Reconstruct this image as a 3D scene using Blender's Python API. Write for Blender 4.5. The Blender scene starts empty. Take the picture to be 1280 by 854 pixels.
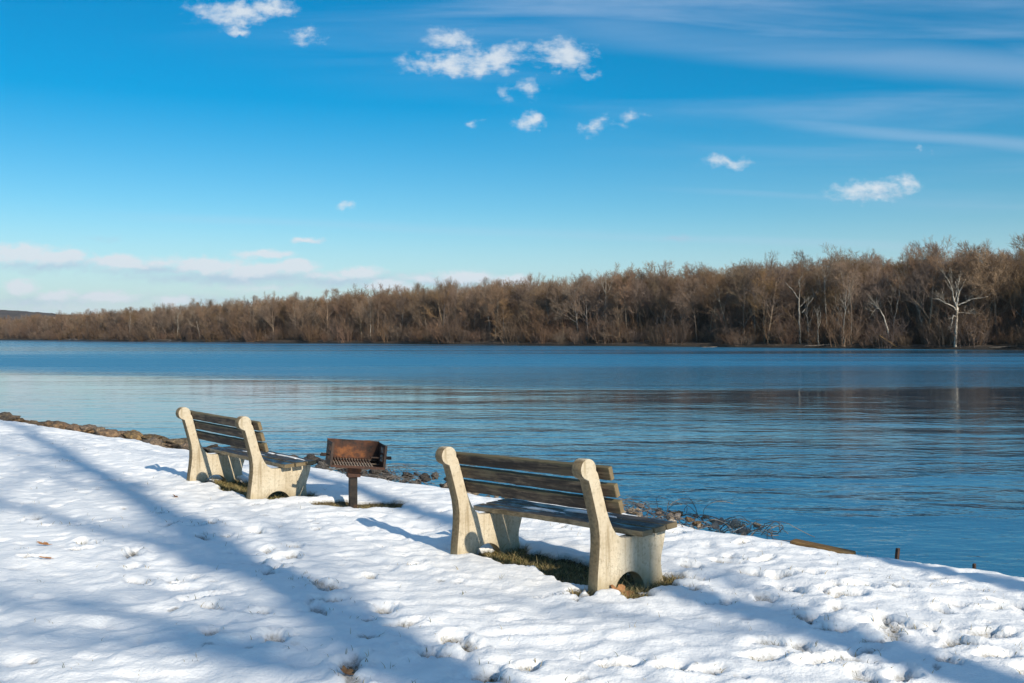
import bpy, bmesh, math, random
import numpy as np
from mathutils import Vector, Matrix

SC = bpy.context.scene
COL = SC.collection
R = math.radians

# ------------------------------------------------------------------ camera, sky, sun, exposure
H_EYE = 1.69
F = 1280 * 35.0 / 36.0
cam_d = bpy.data.cameras.new('camera'); cam_d.lens = 35; cam_d.sensor_width = 36
cam_d.clip_start = 0.05; cam_d.clip_end = 20000
cam = bpy.data.objects.new('camera', cam_d); COL.objects.link(cam)
cam.location = (0, 0, H_EYE); cam.rotation_euler = (R(90 - 0.41), 0, 0)
SC.camera = cam
SC.view_settings.view_transform = 'Standard'
SC.view_settings.look = 'None'
SC.view_settings.gamma = 1.0
SC.view_settings.use_curve_mapping = False
SC.view_settings.exposure = 0.08
SC.cycles.max_bounces = 6
SC.cycles.caustics_reflective = False
SC.cycles.caustics_refractive = False

SUN_H = Vector((-0.538, 0.843, 0)).normalized()      # where the light travels to
SUN_EL = R(27)
sun_d = bpy.data.lights.new('sun', 'SUN'); sun_d.energy = 5.0; sun_d.angle = R(0.53); sun_d.color = (1.0, 0.89, 0.72)
sun = bpy.data.objects.new('sun', sun_d); COL.objects.link(sun)
ldir = Vector((SUN_H.x * math.cos(SUN_EL), SUN_H.y * math.cos(SUN_EL), -math.sin(SUN_EL)))
sun.rotation_euler = ldir.to_track_quat('-Z', 'Y').to_euler()
sun.location = (20, -30, 25)


class NT:
    """small helper to write shader node graphs as expressions"""
    def __init__(s, tree):
        s.t = tree; s.n = tree.nodes; s.l = tree.links

    def new(s, kind, **kw):
        nd = s.n.new(kind)
        for k, v in kw.items():
            setattr(nd, k, v)
        return nd

    def put(s, sock, v):
        if hasattr(v, 'is_linked') or isinstance(v, bpy.types.NodeSocket):
            s.l.new(v, sock)
        else:
            sock.default_value = v

    def m(s, op, a, b=None, c=None, clamp=False):
        nd = s.new('ShaderNodeMath', operation=op, use_clamp=clamp)
        for i, v in enumerate((a, b, c)):
            if v is not None:
                s.put(nd.inputs[i], v)
        return nd.outputs[0]

    def vm(s, op, a, b=None, c=None, out=0):
        nd = s.new('ShaderNodeVectorMath', operation=op)
        for i, v in enumerate((a, b, c)):
            if v is not None:
                s.put(nd.inputs[i], v)
        return nd.outputs[out]

    def noise(s, vec, scale, detail=4, rough=0.5, out='Fac', distortion=0.0):
        nd = s.new('ShaderNodeTexNoise')
        if vec is not None:
            s.l.new(vec, nd.inputs['Vector'])
        nd.inputs['Scale'].default_value = scale
        nd.inputs['Detail'].default_value = detail
        nd.inputs['Roughness'].default_value = rough
        nd.inputs['Distortion'].default_value = distortion
        return nd.outputs[out]

    def ss(s, x, lo, hi, a=0.0, b=1.0):
        nd = s.new('ShaderNodeMapRange', interpolation_type='SMOOTHSTEP')
        s.put(nd.inputs[0], x)
        for i, v in ((1, lo), (2, hi), (3, a), (4, b)):
            s.put(nd.inputs[i], v)
        return nd.outputs[0]

    def mix(s, f, a, b, blend='MIX'):
        nd = s.new('ShaderNodeMix', data_type='RGBA', blend_type=blend)
        s.put(nd.inputs[0], f)
        for i, v in ((6, a), (7, b)):
            if isinstance(v, tuple) and len(v) == 3:
                v = (*v, 1)
            s.put(nd.inputs[i], v)
        return nd.outputs[2]

    def ramp(s, f, stops):
        nd = s.new('ShaderNodeValToRGB')
        s.l.new(f, nd.inputs[0])
        el = nd.color_ramp.elements
        while len(el) < len(stops):
            el.new(0.5)
        for e, (p, c) in zip(el, stops):
            e.position = p; e.color = (*c, 1)
        return nd.outputs[0]

    def mapping(s, vec, scale=(1, 1, 1), rot=(0, 0, 0), loc=(0, 0, 0)):
        nd = s.new('ShaderNodeMapping')
        s.l.new(vec, nd.inputs[0])
        nd.inputs[1].default_value = loc; nd.inputs[2].default_value = rot; nd.inputs[3].default_value = scale
        return nd.outputs[0]


def build_world():
    w = bpy.data.worlds.new('World'); SC.world = w; w.use_nodes = True
    w.node_tree.nodes.clear()
    g = NT(w.node_tree)
    sky = g.new('ShaderNodeTexSky', sky_type='NISHITA')
    sky.sun_disc = False
    sky.sun_elevation = SUN_EL
    sky.sun_rotation = math.atan2(-SUN_H.x, -SUN_H.y)
    sky.altitude = 0; sky.air_density = 1.0; sky.dust_density = 0.4; sky.ozone_density = 1.6
    tc = g.new('ShaderNodeTexCoord').outputs['Generated']
    d = g.vm('NORMALIZE', tc)
    sep = g.new('ShaderNodeSeparateXYZ'); g.l.new(d, sep.inputs[0])
    dx, dy, dz = sep.outputs
    ay = g.m('MAXIMUM', g.m('ABSOLUTE', dy), 0.02)
    # position of a sky direction on a far vertical sheet towards the river (azimuth tangent, elevation tangent)
    X = g.m('DIVIDE', dx, ay); T = g.m('DIVIDE', dz, ay)
    cmb = g.new('ShaderNodeCombineXYZ'); g.l.new(X, cmb.inputs[0]); g.l.new(T, cmb.inputs[1]); g.l.new(dy, cmb.inputs[2])
    P = cmb.outputs[0]
    flat = g.new('ShaderNodeCombineXYZ'); g.l.new(X, flat.inputs[0]); g.l.new(T, flat.inputs[1])
    P2 = flat.outputs[0]
    # warp, so that no cloud keeps a clean oval outline
    wk = g.ss(T, 0.04, 0.20, 0.42, 1.0)
    w1 = g.vm('SUBTRACT', g.noise(P, 16, 2, 0.5, 'Color'), (0.5, 0.5, 0.5))
    w2 = g.vm('SUBTRACT', g.noise(P, 55, 3, 0.6, 'Color'), (0.5, 0.5, 0.5))
    wks = g.new('ShaderNodeCombineXYZ')
    for _i in (0, 1):
        g.l.new(wk, wks.inputs[_i])
    w1 = g.vm('MULTIPLY', w1, wks.outputs[0]); w2 = g.vm('MULTIPLY', w2, wks.outputs[0])
    wz = g.vm('MULTIPLY_ADD', w1, (0.06, 0.018, 0), g.vm('MULTIPLY_ADD', w2, (0.038, 0.024, 0), P2))

    def field(lst):
        acc = None
        for (cx, cy, hw, hh, k) in lst:
            hw *= 1.35; hh *= 1.45
            s = (F / hw, F / hh, 0); c = ((cx - 640) / hw * -1, -(418 - cy) / hh, 0)
            q = g.vm('MULTIPLY_ADD', wz, s, c)
            ln = g.vm('LENGTH', q, out=1)
            v = g.m('MULTIPLY_ADD', ln, -k, k)
            acc = v if acc is None else g.m('MAXIMUM', acc, v)
        return acc
    white = [(292, 19, 44, 11, 1), (345, 9, 34, 10, 1), (290, 38, 22, 6, .8), (386, 47, 13, 8, .6), (563, 50, 30, 12, .8),
             (560, 82, 28, 12, 1), (605, 76, 46, 14, 1), (518, 82, 20, 8, .4), (645, 64, 20, 9, .6), (702, 65, 30, 19, 1), (732, 90, 10, 5, .4),
             (661, 112, 14, 11, .6), (624, 117, 9, 8, .35), (662, 151, 20, 11, .9), (772, 150, 18, 9, .5), (738, 157, 9, 10, .45),
             (587, 155, 8, 4, .4), (903, 203, 26, 7, .65), (1075, 238, 48, 9, .8), (1122, 230, 22, 12, .8), (1090, 250, 20, 5, .5),
             (1150, 186, 9, 3, .35), (432, 257, 8, 5, .45), (20, 316, 55, 11, 1.1), (75, 321, 40, 8, 1.1), (150, 327, 50, 8, 1.1),
             (262, 331, 48, 10, 1.1), (310, 337, 40, 9, 1.1), (368, 334, 38, 10, 1.1), (450, 342, 28, 8, 1.1), (28, 357, 22, 9, 1.2), (72, 369, 25, 8, .9),
             (130, 372, 40, 8, .9), (210, 377, 30, 6, .9), (490, 359, 30, 7, 1.2), (585, 346, 42, 8, 1.1), (640, 350, 30, 7, 1.1),
             (330, 318, 40, 5, .9), (385, 299, 25, 4, .8), (95, 385, 80, 9, .35), (330, 362, 120, 8, .3), (210, 328, 60, 7, .6), (410, 344, 50, 7, .7), (530, 350, 45, 6, .6), (50, 312, 50, 6, .5)]
    grey = [(60, 331, 120, 9, .6), (200, 337, 100, 8, .6), (300, 347, 150, 10, .75), (420, 352, 110, 9, .65), (560, 353, 100, 9, .6), (60, 376, 130, 12, .45),
            (250, 378, 140, 10, .4), (855, 300, 24, 4, .45), (125, 300, 26, 3, .3), (280, 30, 36, 6, .4), (585, 88, 50, 7, .5), (690, 78, 24, 8, .4),
            (390, 300, 24, 3, .4), (1085, 246, 40, 6, .5)]
    Pf = g.vm('MULTIPLY', P, (0.9, 2.0, 1.0))
    fine = g.noise(Pf, 62, 6, 0.62)
    fo = g.m('MULTIPLY_ADD', fine, 1.25, -0.60)
    aw = g.ss(g.m('ADD', field(white), fo), 0.0, 0.95)
    ag = g.ss(g.m('ADD', field(grey), g.m('MULTIPLY', fo, 0.7)), 0.0, 0.8)
    fwd = g.ss(dy, 0.02, 0.15)
    lowk = g.ss(T, 0.16, 0.08)
    aw = g.m('MULTIPLY', aw, g.m('MULTIPLY_ADD', lowk, 0.35, 1.0), clamp=True)
    aw = g.m('MULTIPLY', g.m('MULTIPLY', aw, 0.88), fwd)
    ag = g.m('MULTIPLY', g.m('MULTIPLY', ag, 0.75), fwd)
    # thin high streaks
    mp = g.mapping(P2, (1.1, 13, 1), (0, 0, R(5.5)))
    c1 = g.noise(mp, 1.6, 5, 0.55, distortion=0.4)
    region = g.ss(g.m('MULTIPLY_ADD', X, 0.28, T), 0.17, 0.36)
    cir = g.m('MULTIPLY', g.ss(c1, 0.40, 0.72), region)
    cir = g.m('MULTIPLY', g.m('MULTIPLY', cir, 0.36), g.ss(g.noise(g.mapping(P2, (5, 30, 1), (0, 0, R(5.5))), 1.0, 5, 0.65), 0.25, 0.65, 0.62, 1.1))
    def streak(x0, y0, x1, y1, hw, k):
        # soft band along a line
        a = (x0 - 640) / F; b = (418 - y0) / F; sl = ((418 - y1) - (418 - y0)) / (x1 - x0)
        dd = g.m('SUBTRACT', T, g.m('MULTIPLY_ADD', X, sl, b - a * sl))
        dd = g.m('MULTIPLY_ADD', g.m('SUBTRACT', g.noise(mp, 3.0, 3), 0.5), 0.012, dd)
        e = g.ss(g.m('ABSOLUTE', dd), 0.0, hw / F, 1, 0)
        inside = g.ss(X, (x0 - 640 - 40) / F, (x0 - 640 + 180) / F)
        return g.m('MULTIPLY', g.m('MULTIPLY', e, inside), k)
    st = streak(900, 145, 1280, 182, 14, 0.28)
    st = g.m('MAXIMUM', st, streak(640, 30, 1280, 88, 34, 0.30))
    st = g.m('MAXIMUM', st, streak(780, 236, 1280, 258, 7, 0.16))
    st = g.m('MAXIMUM', st, streak(120, 270, 640, 290, 8, 0.16))
    st = g.m('MULTIPLY', st, g.ss(g.noise(mp, 2.2, 4), 0.25, 0.6, 0.45, 1.0))
    cir = g.m('MULTIPLY', g.m('MAXIMUM', cir, st), fwd)
    # low haze band brightens the horizon
    base = g.mix(1.0, sky.outputs[0], SKY_TINT, 'MULTIPLY')
    hs = g.new('ShaderNodeHueSaturation'); g.l.new(base, hs.inputs['Color'])
    hs.inputs['Hue'].default_value = SKY_HUE; g.l.new(g.m('MULTIPLY_ADD', g.m('SMOOTH_MIN', dz, 0.36, 0.12), 0.72, SKY_SAT - 0.30), hs.inputs['Saturation']); hs.inputs['Value'].default_value = 1.0
    low = g.m('MULTIPLY', g.ss(dz, 0.13, 0.0), 0.62)
    c = g.mix(low, hs.outputs[0], (4.5, 5.95, 7.7))
    c = g.mix(cir, c, (5.0, 6.2, 8.0))
    c = g.mix(ag, c, (4.2, 5.5, 7.0))
    c = g.mix(aw, c, (7.0, 7.6, 8.2))
    fill_veil = g.m('MULTIPLY', g.ss(dz, 0.36, 0.75), 0.22)  # pale veil overhead, out of view, added to lift and whiten ambient light
    c = g.mix(fill_veil, c, (5.6, 6.2, 7.2))
    bg = g.new('ShaderNodeBackground'); g.l.new(c, bg.inputs[0]); bg.inputs[1].default_value = 0.1
    out = g.new('ShaderNodeOutputWorld'); g.l.new(bg.outputs[0], out.inputs[0])


SKY_TINT = (0.85, 0.97, 1.06)
SKY_HUE = 0.492
SKY_SAT = 1.68
HAZE = 0.000045
build_world()

# ------------------------------------------------------------------ helpers
U = np.array((-0.7303, 0.6831))     # along the bank, away from the camera
N = np.array((0.6831, 0.7303))      # across the river


def un(u, n):
    p = u * U + n * N
    return float(p[0]), float(p[1])


def gpt(px, py, z=0.0):
    """ground point met by a ray through a picture point, at height z"""
    Z = (H_EYE - z) * F / (py - 418.0)
    return (px - 640.0) / F * Z, Z


def fade(t):
    return t * t * t * (t * (t * 6 - 15) + 10)


_rs = np.random.RandomState(5)
_perm = _rs.permutation(4096)
_gr = _rs.rand(4096) * 2 * math.pi
_gx, _gy = np.cos(_gr), np.sin(_gr)


def gnoise(x, y, seed=0):
    x = np.asarray(x, float) + seed * 17.31; y = np.asarray(y, float) + seed * 9.77
    xi = np.floor(x).astype(np.int64); yi = np.floor(y).astype(np.int64)
    xf = x - xi; yf = y - yi
    a, b = fade(xf), fade(yf)

    def gd(ix, iy, fx, fy):
        h = _perm[(_perm[(ix & 4095)] + iy) & 4095]
        return _gx[h] * fx + _gy[h] * fy
    n00 = gd(xi, yi, xf, yf); n10 = gd(xi + 1, yi, xf - 1, yf)
    n01 = gd(xi, yi + 1, xf, yf - 1); n11 = gd(xi + 1, yi + 1, xf - 1, yf - 1)
    return ((n00 * (1 - a) + n10 * a) * (1 - b) + (n01 * (1 - a) + n11 * a) * b) * 1.4


def sstep(x, lo, hi):
    t = np.clip((x - lo) / (hi - lo), 0, 1)
    return t * t * (3 - 2 * t)


def tag(o, label=None, cat=None, group=None, kind=None):
    for k, v in (('label', label), ('category', cat), ('group', group), ('kind', kind)):
        if v:
            o[k] = v
    return o


def empty(name, loc=(0, 0, 0), rot=(0, 0, 0)):
    o = bpy.data.objects.new(name, None); COL.objects.link(o)
    o.location = loc; o.rotation_euler = rot; o.empty_display_size = 0.1
    return o


def link(name, me, mat=None, parent=None, smooth=False):
    if mat is not None and not me.materials:
        me.materials.append(mat)
    if smooth:
        me.polygons.foreach_set('use_smooth', [True] * len(me.polygons))
    o = bpy.data.objects.new(name, me); COL.objects.link(o)
    if parent is not None:
        o.parent = parent
    return o


def obj_bm(name, bm, mat=None, parent=None, smooth=False):
    bmesh.ops.recalc_face_normals(bm, faces=bm.faces)
    me = bpy.data.meshes.new(name); bm.to_mesh(me); bm.free()
    return link(name, me, mat, parent, smooth)


def copy_tree(o, parent=None):
    c = o.copy(); COL.objects.link(c)
    if parent is not None:
        c.parent = parent
    for ch in list(o.children):
        copy_tree(ch, c)
    return c


class Tubes:
    def __init__(s):
        s.v = []; s.f = []

    def add(s, pts, rad, sides, cap=True):
        n = len(pts); base = len(s.v)
        for i in range(n):
            a = pts[max(i - 1, 0)]; b = pts[min(i + 1, n - 1)]
            t = (b - a)
            if t.length < 1e-9:
                t = Vector((0, 0, 1))
            t.normalize()
            ref = Vector((1, 0, 0)) if abs(t.x) < 0.8 else Vector((0, 1, 0))
            e1 = t.cross(ref).normalized(); e2 = t.cross(e1)
            for k in range(sides):
                an = 2 * math.pi * k / sides
                s.v.append(pts[i] + (e1 * math.cos(an) + e2 * math.sin(an)) * rad[i])
        for i in range(n - 1):
            for k in range(sides):
                k2 = (k + 1) % sides
                s.f.append((base + i * sides + k, base + i * sides + k2, base + (i + 1) * sides + k2, base + (i + 1) * sides + k))
        if cap:
            s.f.append(tuple(base + k for k in reversed(range(sides))))
            s.f.append(tuple(base + (n - 1) * sides + k for k in range(sides)))

    def mesh(s, name, mat, smooth=True):
        me = bpy.data.meshes.new(name)
        me.from_pydata([tuple(v) for v in s.v], [], s.f)
        me.materials.append(mat)
        if smooth:
            me.polygons.foreach_set('use_smooth', [True] * len(me.polygons))
        me.update()
        return me


def box_bm(bm, sx, sy, sz, mat4=None, bevel=0.0, seg=2):
    r = bmesh.ops.create_cube(bm, size=1)
    vs = r['verts']
    for v in vs:
        v.co = Vector((v.co.x * sx, v.co.y * sy, v.co.z * sz))
    if bevel > 0:
        es = list({e for v in vs for e in v.link_edges})
        rb = bmesh.ops.bevel(bm, geom=es, offset=bevel, segments=seg, affect='EDGES', profile=0.6)
        vs = list({v for f in rb['faces'] for v in f.verts} | {v for v in vs if v.is_valid})
    if mat4 is not None:
        bmesh.ops.transform(bm, matrix=mat4, verts=vs)
    return vs


def principled(name):
    m = bpy.data.materials.new(name); m.use_nodes = True
    m.node_tree.nodes.clear()
    g = NT(m.node_tree)
    b = g.new('ShaderNodeBsdfPrincipled'); o = g.new('ShaderNodeOutputMaterial')
    g.l.new(b.outputs[0], o.inputs[0])
    return m, g, b


def bump(g, b, height, strength, dist):
    nd = g.new('ShaderNodeBump'); nd.inputs['Strength'].default_value = strength; nd.inputs['Distance'].default_value = dist
    g.l.new(height, nd.inputs['Height']); g.l.new(nd.outputs[0], b.inputs['Normal'])
    return nd


# ------------------------------------------------------------------ materials
def mat_snow():
    m, g, b = principled('snow')
    pos = g.new('ShaderNodeNewGeometry').outputs['Position']
    at = g.new('ShaderNodeAttribute', attribute_name='thin').outputs['Fac']
    n1 = g.noise(pos, 9, 5, 0.6); n2 = g.noise(pos, 60, 4, 0.6)
    grain = g.noise(pos, 220, 3, 0.6)
    bare = g.m('MULTIPLY_ADD', g.m('SUBTRACT', n2, 0.5), 0.9, at)
    slush = g.ss(g.m('MULTIPLY_ADD', g.m('SUBTRACT', n1, 0.5), 0.5, at), 0.08, 0.42)
    bare = g.ss(bare, 0.46, 0.64)
    snowc = g.mix(g.ss(n1, 0.3, 0.7), (0.86, 0.875, 0.89), (0.93, 0.93, 0.925))
    # old snow: scattered grit and bits of grass
    dirt = g.m('MULTIPLY', g.ss(g.noise(pos, 34, 4, 0.7), 0.66, 0.78), g.ss(g.noise(pos, 1.7, 3), 0.45, 0.65))
    snowc = g.mix(g.m('MULTIPLY', dirt, 0.45), snowc, (0.30, 0.27, 0.20))
    snowc = g.mix(g.m('MULTIPLY', slush, 0.88), snowc, g.mix(g.ss(n2, .35, .65), (0.26, 0.25, 0.23), (0.56, 0.58, 0.60)))
    soil = g.ramp(g.noise(pos, 45, 5, 0.7), [(0.3, (0.03, 0.022, 0.012)), (0.5, (0.075, 0.058, 0.028)), (0.7, (0.15, 0.11, 0.05))])
    g.l.new(g.mix(bare, snowc, soil), b.inputs['Base Color'])
    b.inputs['Roughness'].default_value = 0.62
    b.inputs['Specular IOR Level'].default_value = 0.25
    h = g.m('ADD', g.m('MULTIPLY', n2, 0.5), g.m('ADD', g.m('MULTIPLY', g.noise(pos, 24, 4, 0.55), 1.0), g.m('MULTIPLY', grain, 0.16)))
    bump(g, b, h, 0.5, 0.020)
    return m


def mat_forest_floor():
    m, g, b = principled('forest_floor')
    pos = g.new('ShaderNodeNewGeometry').outputs['Position']
    n = g.noise(pos, 0.6, 6, 0.65); n2 = g.noise(pos, 0.09, 3)
    c = g.ramp(n, [(0.3, (0.035, 0.026, 0.018)), (0.5, (0.09, 0.062, 0.04)), (0.7, (0.17, 0.125, 0.08))])
    pz = g.new('ShaderNodeSeparateXYZ'); g.l.new(pos, pz.inputs[0])
    wet = g.ss(pz.outputs[2], -1.3, -0.3, 0.1, 0.85)
    c = g.mix(g.m('SUBTRACT', 1.0, wet), c, (0.012, 0.01, 0.008))  # darker at the waterline: shade under brush painted in, along with mud
    # remains of snow lying along the bank
    sn = g.m('MULTIPLY', g.ss(n2, 0.60, 0.66), g.ss(g.noise(pos, 0.35, 4), 0.5, 0.6))
    c = g.mix(g.m('MULTIPLY', sn, wet), c, (0.7, 0.72, 0.75))
    g.l.new(c, b.inputs['Base Color']); b.inputs['Roughness'].default_value = 0.9
    bump(g, b, n, 0.6, 0.3)
    return m


def mat_water():
    m, g, b = principled('river_water')
    pos = g.new('ShaderNodeNewGeometry').outputs['Position']
    sp = g.new('ShaderNodeSeparateXYZ'); g.l.new(pos, sp.inputs[0])
    x, y = sp.outputs[0], sp.outputs[1]
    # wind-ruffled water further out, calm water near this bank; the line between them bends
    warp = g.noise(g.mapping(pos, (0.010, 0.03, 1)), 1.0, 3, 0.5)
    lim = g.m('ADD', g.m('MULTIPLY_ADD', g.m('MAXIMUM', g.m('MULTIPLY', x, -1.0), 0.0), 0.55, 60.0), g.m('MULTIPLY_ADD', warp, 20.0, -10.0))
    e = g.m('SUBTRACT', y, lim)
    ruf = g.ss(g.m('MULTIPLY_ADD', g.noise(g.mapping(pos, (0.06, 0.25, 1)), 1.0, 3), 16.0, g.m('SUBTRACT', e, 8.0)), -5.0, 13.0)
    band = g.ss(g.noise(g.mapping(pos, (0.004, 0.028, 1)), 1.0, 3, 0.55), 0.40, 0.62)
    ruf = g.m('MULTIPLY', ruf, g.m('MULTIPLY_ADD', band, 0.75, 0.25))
    patch = g.ss(g.noise(g.mapping(pos, (0.05, 0.16, 1)), 1.0, 3, 0.5), 0.35, 0.65, 0.55, 1.25)
    near = g.m('MULTIPLY', g.ss(y, 9.0, 56.0, 1.15, 0.27), g.ss(x, 6.0, -22.0, 1.0, 0.62))
    big = g.noise(g.mapping(pos, (0.50, 1.05, 1), (0, 0, R(-7))), 1.0, 3, 0.5, distortion=0.5)
    mid = g.noise(g.mapping(pos, (1.5, 2.9, 1), (0, 0, R(9))), 1.0, 3, 0.55, distortion=0.4)
    small = g.noise(g.mapping(pos, (5.0, 8.0, 1)), 1.0, 2, 0.5)
    swell = g.noise(g.mapping(pos, (0.15, 0.33, 1), (0, 0, R(6))), 1.0, 1, 0.5)
    calm = g.m('ADD', g.m('MULTIPLY', big, 0.062), g.m('ADD', g.m('MULTIPLY', mid, 0.022), g.m('ADD', g.m('MULTIPLY', small, 0.0036), g.m('MULTIPLY', swell, 0.07))))
    calm = g.m('MULTIPLY', calm, g.m('MULTIPLY', patch, near))
    chop = g.m('MULTIPLY', g.m('ADD', g.m('MULTIPLY', mid, 0.22), g.m('MULTIPLY', big, 0.30)), ruf)
    bump(g, b, g.m('ADD', calm, chop), 1.0, 1.0)
    calm_tint = g.mix(g.ss(y, 14.0, 42.0), (0.020, 0.115, 0.210), (0.020, 0.060, 0.100))  # blue cut in the colour further out, to strengthen the brown tree reflection
    g.l.new(g.mix(ruf, calm_tint, (0.024, 0.165, 0.300)), b.inputs['Base Color'])  # ruffled zone painted a brighter blue in place of reflected sky
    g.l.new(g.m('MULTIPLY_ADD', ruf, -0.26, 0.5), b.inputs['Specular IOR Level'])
    g.l.new(g.m('MULTIPLY_ADD', ruf, 0.27, 0.03), b.inputs['Roughness'])
    b.inputs['IOR'].default_value = 1.333
    return m


def mat_concrete():
    m, g, b = principled('old_concrete')
    tc = g.new('ShaderNodeTexCoord').outputs['Object']
    n1 = g.noise(tc, 5, 5, 0.6); n2 = g.noise(tc, 38, 5, 0.65)
    run = g.noise(g.mapping(tc, (26, 26, 2.2)), 1.0, 4, 0.6)
    c = g.ramp(n1, [(0.25, (0.43, 0.355, 0.245)), (0.5, (0.56, 0.485, 0.365)), (0.75, (0.66, 0.60, 0.48))])
    c = g.mix(g.m('MULTIPLY', g.ss(run, 0.48, 0.68), 0.55), c, (0.25, 0.185, 0.10))
    c = g.mix(g.m('MULTIPLY', g.ss(n2, 0.50, 0.68), 0.5), c, (0.29, 0.24, 0.16))
    pit = g.new('ShaderNodeTexVoronoi'); pit.inputs['Scale'].default_value = 85; g.l.new(tc, pit.inputs['Vector'])
    pits = g.m('MULTIPLY', g.ss(pit.outputs['Distance'], 0.30, 0.12), g.ss(n1, 0.45, 0.62))
    c = g.mix(g.m('MULTIPLY', pits, 0.32), c, (0.14, 0.105, 0.06))
    # lichen and grime on the weather side (rear edge and round head)
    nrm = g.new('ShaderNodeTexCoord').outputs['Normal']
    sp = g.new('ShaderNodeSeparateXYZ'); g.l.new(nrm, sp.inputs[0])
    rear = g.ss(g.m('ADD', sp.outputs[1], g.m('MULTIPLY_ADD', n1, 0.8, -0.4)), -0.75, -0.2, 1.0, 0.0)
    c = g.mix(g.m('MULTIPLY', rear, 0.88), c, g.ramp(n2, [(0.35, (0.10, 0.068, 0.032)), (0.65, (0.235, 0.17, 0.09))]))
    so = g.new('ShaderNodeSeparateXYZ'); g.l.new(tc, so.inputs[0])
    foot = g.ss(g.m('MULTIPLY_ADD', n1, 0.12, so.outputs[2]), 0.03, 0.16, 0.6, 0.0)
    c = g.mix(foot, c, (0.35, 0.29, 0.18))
    g.l.new(c, b.inputs['Base Color']); b.inputs['Roughness'].default_value = 0.92
    b.inputs['Specular IOR Level'].default_value = 0.2
    bump(g, b, g.m('SUBTRACT', g.m('ADD', n2, g.m('MULTIPLY', g.noise(tc, 140, 3), 0.5)), g.m('MULTIPLY', pits, 0.8)), 0.7, 0.008)
    return m


def mat_wood(name, wet):
    m, g, b = principled(name)
    tc = g.new('ShaderNodeTexCoord').outputs['Object']
    rnd = g.new('ShaderNodeObjectInfo').outputs['Random']
    off = g.new('ShaderNodeCombineXYZ'); g.l.new(g.m('MULTIPLY', rnd, 20.0), off.inputs[0]); g.l.new(g.m('MULTIPLY', rnd, 7.0), off.inputs[1])
    p = g.vm('ADD', tc, off.outputs[0])
    grain = g.noise(g.mapping(p, (2.2, 34, 34)), 1.0, 5, 0.65, distortion=0.8)
    blot = g.noise(g.mapping(p, (3.2, 9, 9)), 1.0, 6, 0.68)
    if wet:
        c = g.ramp(grain, [(0.3, (0.010, 0.007, 0.006)), (0.5, (0.024, 0.018, 0.014)), (0.72, (0.055, 0.041, 0.031))])
        dry = g.ss(blot, 0.52, 0.64)
        c = g.mix(g.m('MULTIPLY', dry, 0.5), c, (0.16, 0.125, 0.095))
        g.l.new(g.ss(blot, 0.40, 0.56, 0.32, 0.75), b.inputs['Roughness'])
    else:
        c = g.ramp(grain, [(0.34, (0.019, 0.012, 0.008)), (0.5, (0.070, 0.046, 0.029)), (0.66, (0.21, 0.15, 0.093))])
        c = g.mix(g.m('MULTIPLY', g.ss(blot, 0.55, 0.40), 0.75), c, (0.016, 0.011, 0.008))
        c = g.mix(g.m('MULTIPLY', g.ss(blot, 0.52, 0.68), 0.6), c, (0.14, 0.105, 0.055))
        b.inputs['Roughness'].default_value = 0.85
        tone = g.new('ShaderNodeHueSaturation'); g.l.new(c, tone.inputs['Color'])
        g.l.new(g.m('MULTIPLY_ADD', g.m('FRACT', g.m('MULTIPLY', rnd, 5.3)), 0.7, 0.8), tone.inputs['Value'])
        c = tone.outputs[0]
    # moss and weathering on slat edges; end grain painted paler, as sunlit
    nrm = g.new('ShaderNodeTexCoord').outputs['Normal']
    sp = g.new('ShaderNodeSeparateXYZ'); g.l.new(nrm, sp.inputs[0])
    so = g.new('ShaderNodeSeparateXYZ'); g.l.new(tc, so.inputs[0])
    endz = g.ss(g.m('ADD', g.m('ABSOLUTE', so.outputs[0]), g.m('MULTIPLY', blot, 0.10)), 0.86, 0.97)
    edge = g.ss(g.m('ABSOLUTE', sp.outputs[0]), 0.5, 0.9)
    c = g.mix(g.m('MULTIPLY', endz, 0.45), c, (0.15, 0.115, 0.05))
    c = g.mix(g.m('MULTIPLY', edge, 0.55), c, (0.24, 0.18, 0.10))
    if not wet:
        top = g.ss(g.m('MULTIPLY_ADD', blot, 0.05, so.outputs[1]), 0.048, 0.072)
        c = g.mix(g.m('MULTIPLY', top, 0.55), c, (0.17, 0.14, 0.065))
    if wet:
        rear = g.ss(sp.outputs[1], -0.5, -0.9)
        c = g.mix(g.m('MULTIPLY', rear, 0.85), c, g.ramp(g.noise(g.mapping(p, (9, 30, 30)), 1.0, 4, 0.7), [(0.35, (0.14, 0.105, 0.055)), (0.6, (0.36, 0.28, 0.17))]))  # rear faces of the seat slats painted paler, as if lit
    g.l.new(c, b.inputs['Base Color'])
    bump(g, b, grain, 0.6, 0.004)
    return m


def mat_rust(name, dark):
    m, g, b = principled(name)
    tc = g.new('ShaderNodeTexCoord').outputs['Object']
    n1 = g.noise(tc, 9, 6, 0.65); n2 = g.noise(tc, 60, 4, 0.6)
    if dark:
        c = g.ramp(n1, [(0.3, (0.018, 0.015, 0.014)), (0.55, (0.055, 0.032, 0.022)), (0.75, (0.14, 0.058, 0.026))])
    else:
        c = g.ramp(n1, [(0.34, (0.020, 0.011, 0.009)), (0.52, (0.075, 0.028, 0.014)), (0.70, (0.25, 0.09, 0.026))])
    c = g.mix(g.m('MULTIPLY', g.ss(n2, 0.5, 0.7), 0.5), c, (0.07, 0.04, 0.028))
    g.l.new(c, b.inputs['Base Color']); b.inputs['Roughness'].default_value = 0.75; b.inputs['Metallic'].default_value = 0.15
    bump(g, b, n2, 0.4, 0.003)
    return m


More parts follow.
